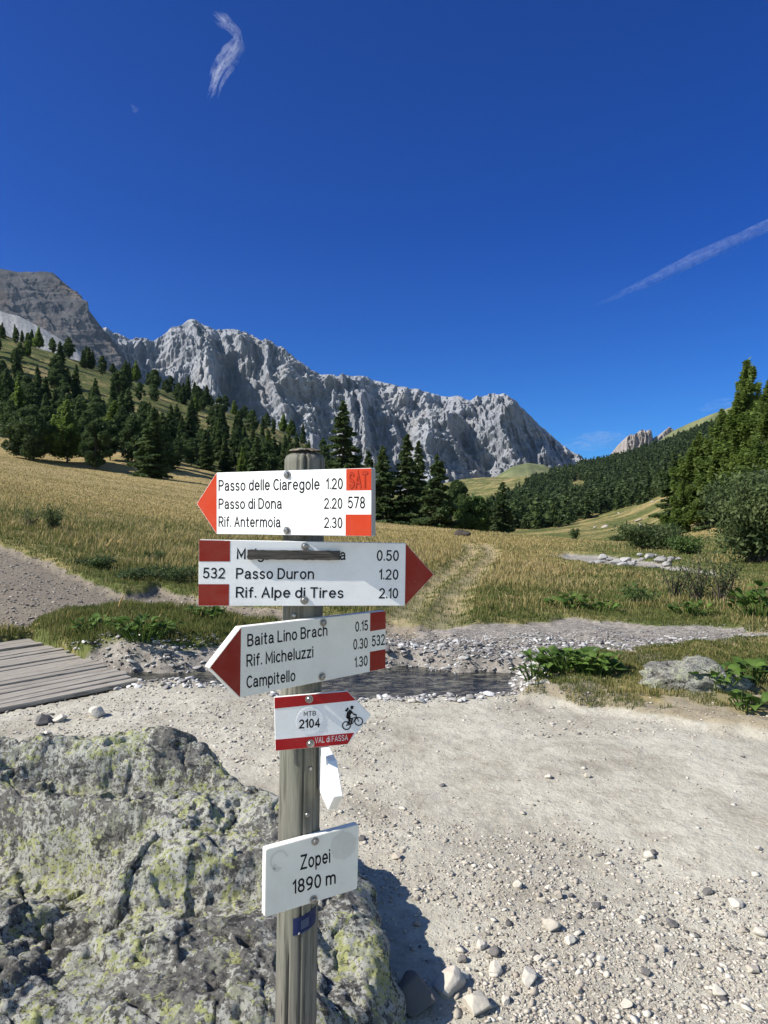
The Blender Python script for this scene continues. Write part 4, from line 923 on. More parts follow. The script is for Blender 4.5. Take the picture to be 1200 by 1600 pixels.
# ------------------------------------------------------------------ plank bridge
def wood_mat(name, a, b_, c_, axis_scale, rough=.8, green=None):
    m, nt, b = new_mat(name); p = objco(nt)
    g = noise(nt, stretch(nt, p, axis_scale), 1.0, 8, .7); g2 = noise(nt, stretch(nt, p, tuple(x*3.1 for x in axis_scale)), 1.0, 4, .6); n = noise(nt, p, 3.5, 4, .6)
    c = mixc(nt, ramp(nt, g, .34, .66), a, b_); c = mixc(nt, ramp(nt, g2, .52, .66, 0, .9), c, c_)
    if green: c = mixc(nt, ramp(nt, n, .45, .65, 0, .6), c, green)
    nt.links.new(c, b.inputs['Base Color']); b.inputs['Roughness'].default_value = rough; b.inputs['Specular IOR Level'].default_value = .25
    nt.links.new(bump(nt, g, .5, .006), b.inputs['Normal']); return m
def build_bridge():
    A = np.array(gp(222, 1064)+(0,)); B = np.array(gp(40, 998)+(0,)); ax = B-A; L = np.linalg.norm(ax); ax /= L
    pd = np.array([-.61, -.79, 0]); pd /= np.linalg.norm(pd)
    o = thing('wooden_bridge', 'weathered grey plank bridge lying flat across the stream', 'bridge', tuple(A))
    r = np.random.RandomState(3); n = 24; bm = bmesh.new()
    for i in range(n):
        w = L/n; c0 = ax*(i*w); e0 = r.uniform(-.06, .05); z0 = .022+r.normal(0, .006); tw = r.normal(0, .01); W = w-.008-r.uniform(0, .010)
        vs = []; ns = 7
        for k in range(ns):
            t = k/(ns-1); q = c0+pd*(e0+t*3.6)+ax*tw*t*3; zz = z0+.008*math.sin(3*t+i)
            for dx, dz in ((0, 0), (W, 0), (W, -.04), (0, -.04)): vs.append(bm.verts.new((q[0]+ax[0]*dx, q[1]+ax[1]*dx, zz+dz)))
        for k in range(ns-1):
            for e in range(4): bm.faces.new((vs[k*4+e], vs[k*4+(e+1) % 4], vs[k*4+4+(e+1) % 4], vs[k*4+4+e]))
        bm.faces.new(vs[0:4][::-1]); bm.faces.new(vs[-4:])
    bmesh.ops.recalc_face_normals(bm, faces=bm.faces); bmesh.ops.bevel(bm, geom=[e for e in bm.edges if e.calc_face_angle(0) > 1], offset=.006, segments=1, affect='EDGES')
    me = bpy.data.meshes.new('deck'); bm.to_mesh(me); bm.free()
    ang = math.atan2(pd[1], pd[0])
    m = wood_mat('grey_planks', (.23, .205, .17), (.37, .335, .28), (.09, .08, .066), (4, 4, 30)); nt = m.node_tree
    for nn in nt.nodes:
        if nn.type == 'MAPPING':
            s = nn.inputs['Scale'].default_value[0]/4; nn.inputs['Scale'].default_value = (1.6*s, 34*s, 20*s); nn.inputs['Rotation'].default_value = (0, 0, 0)
            rt = nd(nt, 'VectorRotate', {'Vector': objco(nt), 'Angle': -ang}, rotation_type='Z_AXIS'); nt.links.new(rt.outputs[0], nn.inputs['Vector'])
    me.materials.append(m); link('deck', me, o)
    for off in (.30, 1.6, 2.9):
        q = pd*off; V = []
        for t in (.15, L+.1):
            for dx, dz in ((0, 0), (.14, 0), (.14, -.2), (0, -.2)): V.append(q+ax*t+pd*dx+np.array([0, 0, -.03+dz]))
        f = [(0, 1, 5, 4), (1, 2, 6, 5), (2, 3, 7, 6), (3, 0, 4, 7), (3, 2, 1, 0), (4, 5, 6, 7)]
        link('beam', mesh_np('beam', np.array(V), np.array(f), m), o)
build_bridge()

# ------------------------------------------------------------------ signpost
AXD = 1.705
def axis_at(z): return np.array([-0.1895+(z-1.746)*.0162, AXD, z])
PR = .0485
M_white = None
def paint_mat(name, col, dirt=.10, rough=.45, sc=1.0):
    m, nt, b = new_mat(name); p = objco(nt)
    n1 = noise(nt, p, 14*sc, 6, .7); n2 = noise(nt, p, 160*sc, 3, .6); n3 = noise(nt, stretch(nt, p, (10, 10, 90)), 1.0, 4, .6)
    c = mixc(nt, ramp(nt, n1, .45, .75, 0, dirt), col, (.36, .34, .28))
    c = mixc(nt, ramp(nt, n2, .70, .76, 0, .35), c, (.25, .22, .18))
    nt.links.new(c, b.inputs['Base Color']); b.inputs['Roughness'].default_value = rough+.15; b.inputs['Specular IOR Level'].default_value = .15
    nt.links.new(bump(nt, n3, .12, .003), b.inputs['Normal']); return m
M_wh = paint_mat('white_board_paint', (.80, .795, .765), .17); M_whshade = paint_mat('shade_toned_board_paint', (.74, .72, .63), .2)  # second white has warm bounced shade mixed into its colour
M_or = paint_mat('orange_red_paint', (.44, .038, .009), .06); M_red = paint_mat('dark_red_paint', (.24, .022, .012), .08); M_mred = paint_mat('signal_red_paint', (.35, .012, .014), .05, .35)
M_ordk = paint_mat('groove_shade_orange', (.24, .018, .007), .05); M_blk = paint_mat('black_lettering', (.010, .010, .011), .0); M_wlet = paint_mat('worn_white_lettering', (.62, .58, .55), .4)  # dark orange stands in for shade in the carved letter outlines
M_bolt = plain_mat('zinc_bolt', (.28, .27, .255), .35, .9, .2, 60)
M_postw = wood_mat('grey_green_post', (.082, .076, .062), (.225, .210, .172), (.045, .04, .033), (34, 34, 1.7), .8, (.15, .16, .12))
M_edge = paint_mat('shade_grey_board_edge', (.34, .33, .31), .6)  # grey puts the shade on the top board's end into its colour

post = thing('signpost', 'grey wooden trail signpost carrying red and white direction boards', 'signpost', (-0.2178, AXD, 0))
POST0 = np.array(post.location)
def plink(name, me, parent, label=None):
    o = link(name, me, parent)
    if label: o['label'] = label
    return o
def build_pole():
    nz, na = 220, 96; zs = np.linspace(-.25, 1.743, nz); th = np.arange(na)/na*2*np.pi
    Zg, T = np.meshgrid(zs, th, indexing='ij')
    r = PR*(1+.018*fbm(np.cos(T)*1.4, np.sin(T)*1.4, Zg*1.2, 3)+.006*fbm(T*9, Zg*.7, 2, 3))+(1.7-Zg)*.0006
    for a0, z0, z1, dep, wd in ((-1.88, -.2, .62, .011, .035), (-1.30, -.2, 1.2, .009, .028), (-1.62, .75, 1.30, .006, .022), (-1.42, 1.5, 1.9, .014, .05), (-2.15, .9, 1.5, .005, .02), (-1.05, -.1, .9, .005, .02), (-1.75, 1.3, 1.9, .005, .03), (-.7, .2, 1.4, .006, .03), (-2.5, .1, 1.0, .006, .03)):
        a = a0+.05*fbm(Zg*2.2, 0*Zg+a0, 3, 3); d = np.angle(np.exp(1j*(T-a)))
        r = r-dep*np.exp(-(d/wd)**2)*sst(z0, z0+.08, Zg)*(1-sst(z1-.08, z1, Zg))
    r = r*np.where(Zg > 1.726, np.sqrt(np.clip(1-((Zg-1.726)/.020)**2, .3, 1)), 1)
    ax = np.stack([-0.1895+(Zg-1.746)*.0162, np.full(Zg.shape, AXD)], -1)
    V = np.stack([ax[..., 0]+r*np.cos(T), ax[..., 1]+r*np.sin(T), Zg+.004*fbm(np.cos(T)*3, np.sin(T)*3, 5, 3)*sst(1.7, 1.75, Zg)], -1).reshape(-1, 3)-POST0
    f = []
    i = np.arange(nz-1)[:, None]*na; k = np.arange(na)[None]; k2 = (k+1) % na
    f = np.stack([i+k, i+k2, i+na+k2, i+na+k], -1).reshape(-1, 4)
    c = axis_at(1.746)-POST0; V = np.concatenate([V, c[None]]); top = (nz-1)*na
    cap = np.array([(top+a, top+(a+1) % na, len(V)-1) for a in range(na)])
    o = plink('pole', mesh_np('pole', V, [f, cap], M_postw, smooth=True), post)
    # lichen-crusted rough end grain
    n = 40; gr = np.linspace(0, 1, 8); P = []; 
    for q in gr:
        for a in np.arange(n)/n*6.2832: P.append((q*.0415*math.cos(a)*(1+.03*math.sin(5*a)+.02*math.sin(11*a)), q*.0415*math.sin(a)*(1+.03*math.sin(5*a)+.02*math.sin(11*a)), 0))
    P = np.array(P); P[:, 2] = 1.7515+.004*fbm(P[:, 0]*90, P[:, 1]*90, 2, 3)-.006*(np.hypot(P[:, 0], P[:, 1])/.0415)**4; P[:, 0] += axis_at(1.75)[0]; P[:, 1] += AXD
    ff = [(i*n+k, i*n+(k+1) % n, (i+1)*n+(k+1) % n, (i+1)*n+k) for i in range(7) for k in range(n)]
    plink('end_grain', mesh_np('end_grain', P-POST0, np.array(ff), lichen_mat('crusted_end', .15, (.20, .15, .10), (.44, .40, .33)), smooth=True), o)
build_pole()

class Board:
    """a flat board bolted to the pole; s runs along it, v up; measured from the photograph's pixels by intersecting with its real plane"""
    def __init__(self, yaw, bolt_px, Yc, t, roll=0.0, tback=0.0):
        self.t = t; self.yaw = rad(yaw); self.n = np.array([math.sin(self.yaw), -math.cos(self.yaw), 0]); self.d0 = np.array([math.cos(self.yaw), math.sin(self.yaw), 0])
        self.roll = rad(roll); up = np.array([0, 0, 1.0])
        self.d = self.d0*math.cos(self.roll)-up*math.sin(self.roll); self.u = up*math.cos(self.roll)+self.d0*math.sin(self.roll)
        z = CAMZ+(800-Yc)/F*(AXD-PR); a = axis_at(z); self.O = a+self.n*(PR*.985+t+tback); 
        self.O[2] = CAMZ+(800-Yc)/F*self.O[1]
    def sv(self, px, Y):          # photo pixel -> (s, v) on the board face
        ray = np.array([(px-600)/F, 1, (800-Y)/F]); Cc = np.array([0, 0, CAMZ]); k = np.dot(self.O-Cc, self.n)/np.dot(ray, self.n); P = Cc+k*ray-self.O
        return float(P@self.d), float(P@self.u)
    def at(self, s, v, off=0.0): return self.O+self.d*s+self.u*v+self.n*off-POST0
    def pts(self, L): return [self.sv(*p) for p in L]
    def prism(self, name, outline, mat, off0, off1, parent, bevel=0.0, label=None, edge_mat=None):
        bm = bmesh.new(); a = [bm.verts.new(self.at(s, v, off1)) for s, v in outline]; b = [bm.verts.new(self.at(s, v, off0)) for s, v in outline]; n = len(a)
        bm.faces.new(a); bm.faces.new(b[::-1])
        for i in range(n): fc = bm.faces.new((a[i], b[i], b[(i+1) % n], a[(i+1) % n])); fc.material_index = 1 if edge_mat else 0
        bmesh.ops.recalc_face_normals(bm, faces=bm.faces)
        if bevel: bmesh.ops.bevel(bm, geom=list(bm.edges), offset=bevel, segments=2, affect='EDGES')
        me = bpy.data.meshes.new(name); bm.to_mesh(me); bm.free(); me.materials.append(mat)
        if edge_mat: me.materials.append(edge_mat)
        return plink(name, me, parent, label)
    def bolt(self, px, Y, parent, r=.0065):
        s, v = self.sv(px, Y); bm = bmesh.new()
        rings = [(r*1.45, .0005), (r*1.45, .002), (r, .0022), (r*.97, .005), (r*.75, .0068), (r*.4, .0072), (r*.36, .0058)]
        n = 18; prev = None
        for q, h in rings:
            cur = [bm.verts.new(self.at(s+q*math.cos(k/n*6.2832), v+q*math.sin(k/n*6.2832), h)) for k in range(n)]
            if prev:
                for k in range(n): bm.faces.new((prev[k], prev[(k+1) % n], cur[(k+1) % n], cur[k]))
            prev = cur
        bm.faces.new(prev); bmesh.ops.recalc_face_normals(bm, faces=bm.faces); me = bpy.data.meshes.new('bolt'); bm.to_mesh(me); bm.free(); me.materials.append(M_bolt); return plink('bolt', me, parent)
_font_cache = {}
def bfont(s, bold=0.0, res=3):
    cu = bpy.data.curves.new('lettering', 'FONT'); cu.body = s; cu.size = 1.0; cu.resolution_u = res; cu.offset = bold; cu.fill_mode = 'FRONT'
    ob = bpy.data.objects.new('lettering', cu); COL.objects.link(ob); bpy.context.view_layer.update()
    me = bpy.data.meshes.new_from_object(ob.evaluated_get(bpy.context.evaluated_depsgraph_get()))
    V = np.array([v.co[:] for v in me.vertices]); f = [tuple(p.vertices) for p in me.polygons]
    bpy.data.objects.remove(ob); bpy.data.curves.remove(cu); bpy.data.meshes.remove(me); return V, f
# single-stroke routed lettering, as cut into such boards: cap height 1, x-height .7
def arc(cx, cy, rx, ry, a0, a1, n=11): return [(cx+rx*math.cos(rad(a0+(a1-a0)*k/n)), cy+ry*math.sin(rad(a0+(a1-a0)*k/n))) for k in range(n+1)]
GL = {
 'a': [arc(.26, .46, .23, .24, 155, 0)+[(.49, .10), (.54, 0)], [(.49, .41), (.24, .37)]+arc(.21, .19, .20, .19, 95, 270)+[(.36, .04), (.49, .17)]],
 's': [arc(.23, .525, .20, .175, 25, 270)+arc(.23, .175, .22, .175, 90, -155)[1:]], 'S': [arc(.3, .745, .27, .255, 25, 270)+arc(.3, .245, .30, .245, 90, -155)[1:]],
 'o': [arc(.28, .35, .28, .35, 90, 450, 20)], 'd': [[(.54, 1), (.54, 0)], arc(.27, .35, .27, .35, 25, 335, 16)], 'b': [[(0, 1), (0, 0)], arc(.27, .35, .27, .35, 155, -155, 16)],
 'p': [[(0, .7), (0, -.28)], arc(.27, .35, .27, .35, 155, -155, 16)], 'g': [arc(.27, .35, .27, .35, 25, 335, 16), [(.54, .7), (.54, -.06)]+arc(.27, -.06, .27, .24, 0, -150)[1:]],
 'e': [[(.02, .37)]+arc(.28, .36, .27, .345, 0, 315, 16)], 'l': [[(0, 1), (0, 0)]], 'i': [[(0, .7), (0, 0)], [(0, .93), (0, .965)]], 'C': [arc(.36, .5, .36, .5, 50, 310, 18)],
 'r': [[(0, .7), (0, 0)], [(0, .38)]+arc(.28, .40, .27, .29, 175, 75)], 'n': [[(0, .7), (0, 0)], arc(.26, .43, .26, .27, 180, 0)+[(.52, 0)]], 'h': [[(0, 1), (0, 0)], arc(.26, .43, .26, .27, 180, 0)+[(.52, 0)]],
 'm': [[(0, .7), (0, 0)], arc(.22, .47, .22, .23, 180, 0)+[(.44, 0)], arc(.66, .47, .22, .23, 180, 0)+[(.88, 0)]], 'u': [[(0, .7), (0, .26)]+arc(.26, .26, .26, .26, 180, 360)[1:]+[(.52, .7)], [(.52, .2), (.52, 0)]],
 't': [[(.14, .95), (.14, .15)]+arc(.27, .13, .13, .13, 180, 285, 6)[1:], [(0, .68), (.32, .68)]], 'f': [arc(.28, .85, .14, .14, 70, 180, 6)+[(.14, 0)], [(0, .68), (.32, .68)]], 'c': [arc(.27, .35, .27, .35, 48, 312, 16)],
 'z': [[(0, .7), (.46, .7), (0, 0), (.48, 0)]], 'Z': [[(0, 1), (.62, 1), (0, 0), (.64, 0)]], 'P': [[(0, 0), (0, 1), (.33, 1)]+arc(.34, .735, .27, .265, 90, -90)[1:]+[(0, .47)]], 'R': [[(0, 0), (0, 1), (.33, 1)]+arc(.34, .735, .27, .265, 90, -90)[1:]+[(0, .47)], [(.30, .47), (.62, 0)]],
 'B': [[(0, 0), (0, 1), (.32, 1)]+arc(.32, .76, .24, .24, 90, -90)[1:]+[(0, .52)], [(.32, .52)]+arc(.34, .26, .27, .26, 90, -90)+[(0, 0)]], 'D': [[(0, 0), (0, 1), (.26, 1)]+arc(.26, .5, .40, .5, 90, -90)[1:]+[(0, 0)]],
 'A': [[(0, 0), (.34, 1), (.68, 0)], [(.12, .34), (.56, .34)]], 'T': [[(0, 1), (.64, 1)], [(.32, 1), (.32, 0)]], 'L': [[(0, 1), (0, 0), (.5, 0)]], 'M': [[(0, 0), (0, 1), (.38, .22), (.76, 1), (.76, 0)]],
 'V': [[(0, 1), (.34, 0), (.68, 1)]], 'F': [[(0, 0), (0, 1), (.52, 1)], [(0, .52), (.44, .52)]], '1': [[(0, .78), (.22, 1), (.22, 0)]], '2': [arc(.28, .72, .27, .28, 160, -35)+[(0, 0), (.57, 0)]], '0': [arc(.27, .5, .27, .5, 90, 450, 20)],
 '3': [arc(.25, .755, .24, .245, 150, -90)+arc(.25, .255, .28, .255, 90, -150)[1:]], '4': [[(.42, 0), (.42, 1), (0, .28), (.58, .28)]], '5': [[(.50, 1), (.09, 1), (.04, .52)]+arc(.26, .32, .29, .32, 128, -150)], '7': [[(0, 1), (.54, 1), (.18, 0)]],
 '8': [arc(.27, .755, .23, .245, 90, 450, 18), arc(.27, .255, .27, .255, 90, 450, 18)], '9': [arc(.27, .70, .27, .30, 90, 450, 18), [(.54, .70), (.50, .35), (.38, .10), (.12, 0)]], '.': [[(0, .03), (0, .065)]]}
def ribbon(P, w):
    P = [np.array(p, float) for p in P]; closed = np.linalg.norm(P[0]-P[-1]) < 1e-6
    if closed: P = P[:-1]
    n = len(P); L, Rr = [], []
    for i in range(n):
        a = P[i]-P[i-1] if (i > 0 or closed) else P[1]-P[0]; b = P[(i+1) % n]-P[i] if (i < n-1 or closed) else P[-1]-P[-2]
        a = a/np.linalg.norm(a); b = b/np.linalg.norm(b); m = np.array([-(a[1]+b[1]), a[0]+b[0]]); ln = np.linalg.norm(m)
        m = m/ln if ln > 1e-6 else np.array([-b[1], b[0]]); c = max(.45, abs(m@np.array([-b[1], b[0]]))); L.append(P[i]+m*w/2/c); Rr.append(P[i]-m*w/2/c)
    V = L+Rr; f = [(i, n+i, n+(i+1) % n, (i+1) % n) for i in range(n if closed else n-1)]
    if not closed:
        for i, j, sg in ((0, 1, 1), (n-1, n-2, 1)):
            d = P[i]-P[j]; a0 = math.atan2(d[1], d[0]); o = len(V); V += [P[i]+w/2*np.array([math.cos(a0+t), math.sin(a0+t)]) for t in np.linspace(-math.pi/2, math.pi/2, 7)]; f.append(tuple(range(o, o+7)))
    return [tuple(v) for v in V], f
def text_geo(s, wt=.165, spacing=.24):
    key = (s, wt)
    if key in _font_cache: return _font_cache[key]
    V, f, x, n = [], [], 0.0, 0
    for ch in s:
        if ch == ' ': x += .34; continue
        mx = max(p[0] for st in GL[ch] for p in st)
        for st in GL[ch]:
            v, q = ribbon(st, wt); o = len(V); n += 1; V += [(a+x, b, (n % 5)*.004) for a, b in v]; f += [tuple(i+o for i in p) for p in q]
        x += mx+spacing+wt*.3
    _font_cache[key] = (np.array(V), f); return _font_cache[key]
def lettering(bd, parent, lines, mat, off=.00025, name='lettering', wt=.165):
    """lines: (text, px0, Y baseline at px0, px1, Y baseline at px1, cap height px)"""
    Vs, Fs, o = [], [], 0
    for ln in lines:
        txt, x0, y0, x1, y1, cap = ln[:6]
        V, f = text_geo(txt, ln[6] if len(ln) > 6 else wt)
        s0, v0 = bd.sv(x0, y0); s1, v1 = bd.sv(x1, y1); _, vc = bd.sv(x0, y0-cap); ch = vc-v0
        a, b = V[:, 0].min(), V[:, 0].max(); q = (V[:, 0]-a)/(b-a)
        s = s0+(s1-s0)*q; v = v0+(v1-v0)*q+V[:, 1]*ch
        Vs.append(np.array([bd.at(S, W, off+.01*h) for S, W, h in zip(s, v, V[:, 2])])); Fs += [tuple(i+o for i in p) for p in f]; o += len(V)
    me = bpy.data.meshes.new(name); me.from_pydata(np.concatenate(Vs).tolist(), [], Fs); me.update(); me.materials.append(mat); return plink(name, me, parent)

B = .010
# ---- board 1: white with orange, pointing to the pass
b1 = Board(-25.3, 449, 785, .021)
o1 = [b1.sv(338, 738.5), b1.sv(580.5, 731), b1.sv(580.5, 838), b1.sv(338, 834.5), b1.sv(307, 787)]
w1 = b1.prism('sign_board', o1, M_wh, -.021, 0, post, .0012, 'bright white arrow board with orange-red corners, topmost on the post', M_edge)
b1.prism('arrow_tip', b1.pts([(338.5, 739.3), (338.5, 833.8), (308, 787)]), M_or, -.0205, .0004, w1)
for q in ([(541, 732.8), (580, 731.8), (580, 766), (541, 766.5)], [(540, 803.8), (580, 803.8), (580, 837.4), (540, 836.9)]): b1.prism('corner_field', b1.pts(q), M_or, -.002, .0004, w1)
lettering(b1, w1, [('Passo delle Ciaregole', 341.5, 766.3, 499.6, 764.2, 15.2), ('1.20', 509.5, 763.6, 535.7, 763.3, 15.2), ('Passo di Dona', 341.5, 794.6, 440.5, 794.2, 14.6), ('2.20', 505.5, 794.0, 535, 794.0, 14.8), ('578', 543.6, 793.4, 570.4, 793.4, 16.3), ('Rif. Antermoia', 341.5, 822.4, 438.5, 823.2, 14.6), ('2.30', 505.5, 824.0, 535, 824.4, 14.8)], M_blk)
lettering(b1, w1, [('SAT', 545.5, 761.5, 575.5, 761, 21.5, .25)], M_ordk, .0009, 'carved_letters'); lettering(b1, w1, [('SAT', 546.2, 761.2, 574.8, 760.7, 21.2, .09)], M_or, .0014, 'carved_letters')
b1.bolt(448.8, 741.5, w1); b1.bolt(448.4, 829, w1)
# ---- board 2: white with dark red, pointing the other way
b2 = Board(7.5, 476.5, 897, .021, 1.55)
o2 = [b2.sv(311, 843.3), b2.sv(634, 849), b2.sv(678, 898), b2.sv(632.5, 946.5), b2.sv(309.5, 947)]
w2 = b2.prism('sign_board', o2, M_wh, -.021, 0, post, .0012, 'long shaded white arrow board with dark red point and a strip of wood nailed over one name', M_wh)
b2.prism('arrow_tip', b2.pts([(634, 849.6), (677.3, 898), (632.6, 946)]), M_red, -.0205, .0004, w2)
for q in ([(311.2, 844), (359.5, 845), (359.3, 877.3), (311, 877.3)], [(310.2, 912.8), (358, 912.8), (357.6, 946.3), (310, 946.3)]): b2.prism('corner_field', b2.pts(q), M_red, -.0205, .0004, w2)
lettering(b2, w2, [('532', 317, 902.8, 351.5, 903, 14.8), ('M', 369.9, 872.6, 383.5, 872.8, 14.8), ('Malga', 369.9, 872.6, 425, 873, 14.8), ('a', 531, 874, 540, 874, 14.8), ('0.50', 588.5, 875.4, 623, 875.6, 14.8), ('Passo Duron', 368.6, 903.6, 490.6, 904, 15), ('1.20', 592, 904.6, 622.4, 904.8, 14.2), ('Rif. Alpe di Tires', 368.3, 933, 536.6, 933.6, 15), ('2.10', 591, 934, 622, 934, 14)], M_blk)
def strip():
    r = np.random.RandomState(2); top = []; bot = []
    for k in range(25):
        px = 387+144*k/24; top.append(b2.sv(px, 859.0+1.6*k/24+r.normal(0, .35))); bot.append(b2.sv(px, 873.6+1.0*k/24+r.normal(0, .35)))
    return b2.prism('wood_strip', top+bot[::-1], wood_mat('dark_weathered_lath', (.040, .036, .031), (.105, .095, .083), (.012, .011, .01), (9, 9, 150), .85), .0012, .010, w2, 0, 'dark weathered wooden lath nailed over the lettering')
strip(); b2.bolt(477, 853.8, w2); b2.bolt(475.6, 938, w2)
# ---- board 3
b3 = Board(41.5, 504.5, 1016, .021)
o3 = [b3.sv(375.5, 980), b3.sv(603, 954.3), b3.sv(602.5, 1044.8), b3.sv(374, 1090.6), b3.sv(327, 1043)]
w3 = b3.prism('sign_board', o3, M_whshade, -.021, 0, post, .0012, 'slanting white arrow board, toned cream for its shade, with dark red point, third from the top', M_wh)
b3.prism('arrow_tip', b3.pts([(376.5, 981.4), (375, 1089.3), (328.5, 1042.8)]), M_red, -.003, .0004, w3)
for q in ([(578.5, 957.6), (602.4, 955), (602.4, 982.5), (578.3, 986.5)], [(578, 1018.5), (602.2, 1014.3), (602, 1044.2), (577.8, 1049)]): b3.prism('corner_field', b3.pts(q), M_red, -.003, .0004, w3)
lettering(b3, w3, [('Baita Lino Brach', 386.3, 1009.3, 511.6, 992, 17), ('0.15', 555, 986.5, 575, 983.8, 14), ('Rif. Micheluzzi', 385, 1041, 489.5, 1026, 17), ('0.30', 552, 1014.5, 574.5, 1011.3, 14.5), ('532', 581, 1009.5, 601.3, 1006.2, 14.8), ('Campitello', 385, 1074.5, 461.5, 1063, 17), ('1.30', 554, 1042.3, 574.3, 1038.8, 14.2)], M_blk)
b3.bolt(505, 972.5, w3); b3.bolt(503, 1057, w3)
# ---- small bicycle sign
b4 = Board(13, 484, 1126, .010)
o4 = [b4.sv(428.5, 1090), b4.sv(543, 1080), b4.sv(579.7, 1117.5), b4.sv(543, 1163), b4.sv(430.5, 1173.5)]
w4 = b4.prism('sign_board', o4, M_wh, -.010, 0, post, .0008, 'small red and white mountain bike arrow sign', M_wh)
b4.prism('red_stripe', b4.pts([(429, 1090.4), (542.9, 1080.5), (556, 1094.2), (429.3, 1107.3)]), M_mred, -.0096, .0004, w4)
b4.prism('red_stripe', b4.pts([(430.2, 1155.8), (553.5, 1144.8), (543, 1162.5), (430.8, 1173)]), M_mred, -.0096, .0004, w4)
circ = []
s0, v0 = b4.sv(484, 1126); rr = abs(b4.sv(505, 1126)[0]-s0)
M_disc = paint_mat('pale_disc', (.765, .765, .745), .02)
b4.prism('number_disc', [(s0+rr*math.cos(k/40*6.2832), v0+rr*math.sin(k/40*6.2832)) for k in range(40)], M_disc, -.002, .0008, w4)
lettering(b4, w4, [('MTB', 474.5, 1118.4, 493.6, 1117.2, 6.3, .16), ('2104', 466, 1137.4, 500.3, 1135, 12, .20)], M_blk, .0013)
lettering(b4, w4, [('VAL di FASSA', 492, 1160.6, 543.5, 1156, 8, .15)], M_wlet, .0009)
def bike():
    V, Fq = [], []
    def addpoly(pts):
        i = len(V); 
        for p in pts: s, v = b4.sv(*p); V.append(b4.at(s, v, .0012))
        Fq.append(tuple(range(i, i+len(pts))))
    def Q(X, Y): return (290+X/2.91, 690+Y/2.91)
    def line(pts, w):
        for (x0, y0), (x1, y1) in zip(pts[:-1], pts[1:]):
            L = math.hypot(x1-x0, y1-y0)+1e-6; nx, ny = -(y1-y0)/L*w/2, (x1-x0)/L*w/2; ex, ey = (x1-x0)/L*w*.25, (y1-y0)/L*w*.25
            addpoly([Q(x0-ex+nx, y0-ey+ny), Q(x1+ex+nx, y1+ey+ny), Q(x1+ex-nx, y1+ey-ny), Q(x0-ex-nx, y0-ey-ny)])
    for cx, cy in ((731, 1291), (787, 1272)):
        n = 28
        for k in range(n):
            a, b_ = k/n*6.2832, (k+1)/n*6.2832; addpoly([Q(cx+20*math.cos(a), cy+20*math.sin(a)), Q(cx+20*math.cos(b_), cy+20*math.sin(b_)), Q(cx+15.5*math.cos(b_), cy+15.5*math.sin(b_)), Q(cx+15.5*math.cos(a), cy+15.5*math.sin(a))])
    line([(731, 1291), (757, 1283), (776, 1252), (745, 1262), (731, 1291)], 3.4); line([(757, 1283), (742, 1254)], 3.4); line([(787, 1272), (774, 1244), (766, 1242)], 3.6); line([(736, 1252), (750, 1250)], 4.5)
    addpoly([Q(*p) for p in ((729, 1254), (733, 1232), (745, 1217), (755, 1222), (757, 1232), (748, 1244), (746, 1256), (736, 1260))])
    addpoly([Q(*p) for p in ((724, 1224), (736, 1208), (742, 1213), (733, 1228))])
    line([(752, 1226), (762, 1238), (776, 1242)], 5.5); line([(740, 1254), (758, 1261), (752, 1280)], 6.5); line([(736, 1254), (746, 1270), (740, 1284)], 5)
    n = 16; addpoly([Q(756+6.5*math.cos(k/n*6.2832), 1210+6.5*math.sin(k/n*6.2832)) for k in range(n)]); addpoly([Q(*p) for p in ((748, 1206), (752, 1201), (762, 1202), (766, 1207))])
    me = bpy.data.meshes.new('bicycle_symbol'); me.from_pydata([tuple(p) for p in V], [], Fq); me.update(); me.materials.append(M_blk); plink('bicycle_symbol', me, w4)
bike(); b4.bolt(483, 1092.2, w4); b4.bolt(485, 1161.6, w4)
# ---- place and height plate
b5 = Board(29, 491, 1360, .020)
def rounded(c, r=.006, n=4):
    out = []
    for i, p in enumerate(c):
        p = np.array(p); a = np.array(c[i-1])-p; b = np.array(c[(i+1) % len(c)])-p; a /= np.linalg.norm(a); b /= np.linalg.norm(b)
        for k in range(n+1):
            t = k/n; out.append(tuple(p+a*r*(1-t)**2+b*r*t**2))
    return out
o5 = [b5.sv(415, 1327.5), b5.sv(561, 1288), b5.sv(558.5, 1389), b5.sv(413.5, 1434)]
w5 = b5.prism('sign_board', rounded(o5, .005), M_whshade, -.020, 0, post, .0012, 'plain white plate with rounded corners giving place name and height', M_wh)
lettering(b5, w5, [('Zopei', 468.6, 1358, 516, 1346.6, 20), ('1890 m', 457, 1396, 524.6, 1379.2, 19)], M_blk)
b5.bolt(492.4, 1314.3, w5); b5.bolt(489.8, 1405.3, w5)
M_stain = paint_mat('glue_stain', (.64, .615, .54), .3); M_rust = plain_mat('rust_stain', (.33, .15, .06), .8, 0, .5, 120)
def ring(bd, cx, cy, r0, r1, par, mat, a0=0, a1=6.2832, n=40):
    V, f = [], []; s, v = bd.sv(cx, cy); k = abs(bd.sv(cx+10, cy)[0]-s)/10; rs = np.random.RandomState(int(cx))
    for i in range(n+1):
        a = a0+(a1-a0)*i/n; w = rs.uniform(.88, 1.05)
        V += [bd.at(s+r0*k*math.cos(a), v+r0*k*math.sin(a), .0005), bd.at(s+(r0+(r1-r0)*w)*k*math.cos(a), v+(r0+(r1-r0)*w)*k*math.sin(a), .0005)]
    f = [(2*i, 2*i+1, 2*i+3, 2*i+2) for i in range(n)]
    me = bpy.data.meshes.new('stain'); me.from_pydata([tuple(p) for p in V], [], f); me.update(); me.materials.append(mat); plink('stain', me, par)
ring(b5, 537, 1321, 0.1, 20, w5, M_stain); ring(b5, 436, 1344, 11.5, 14.5, w5, M_stain, .2, 4.4); ring(b5, 433, 1355, 0.5, 7, w5, M_stain, 2, 6.0)
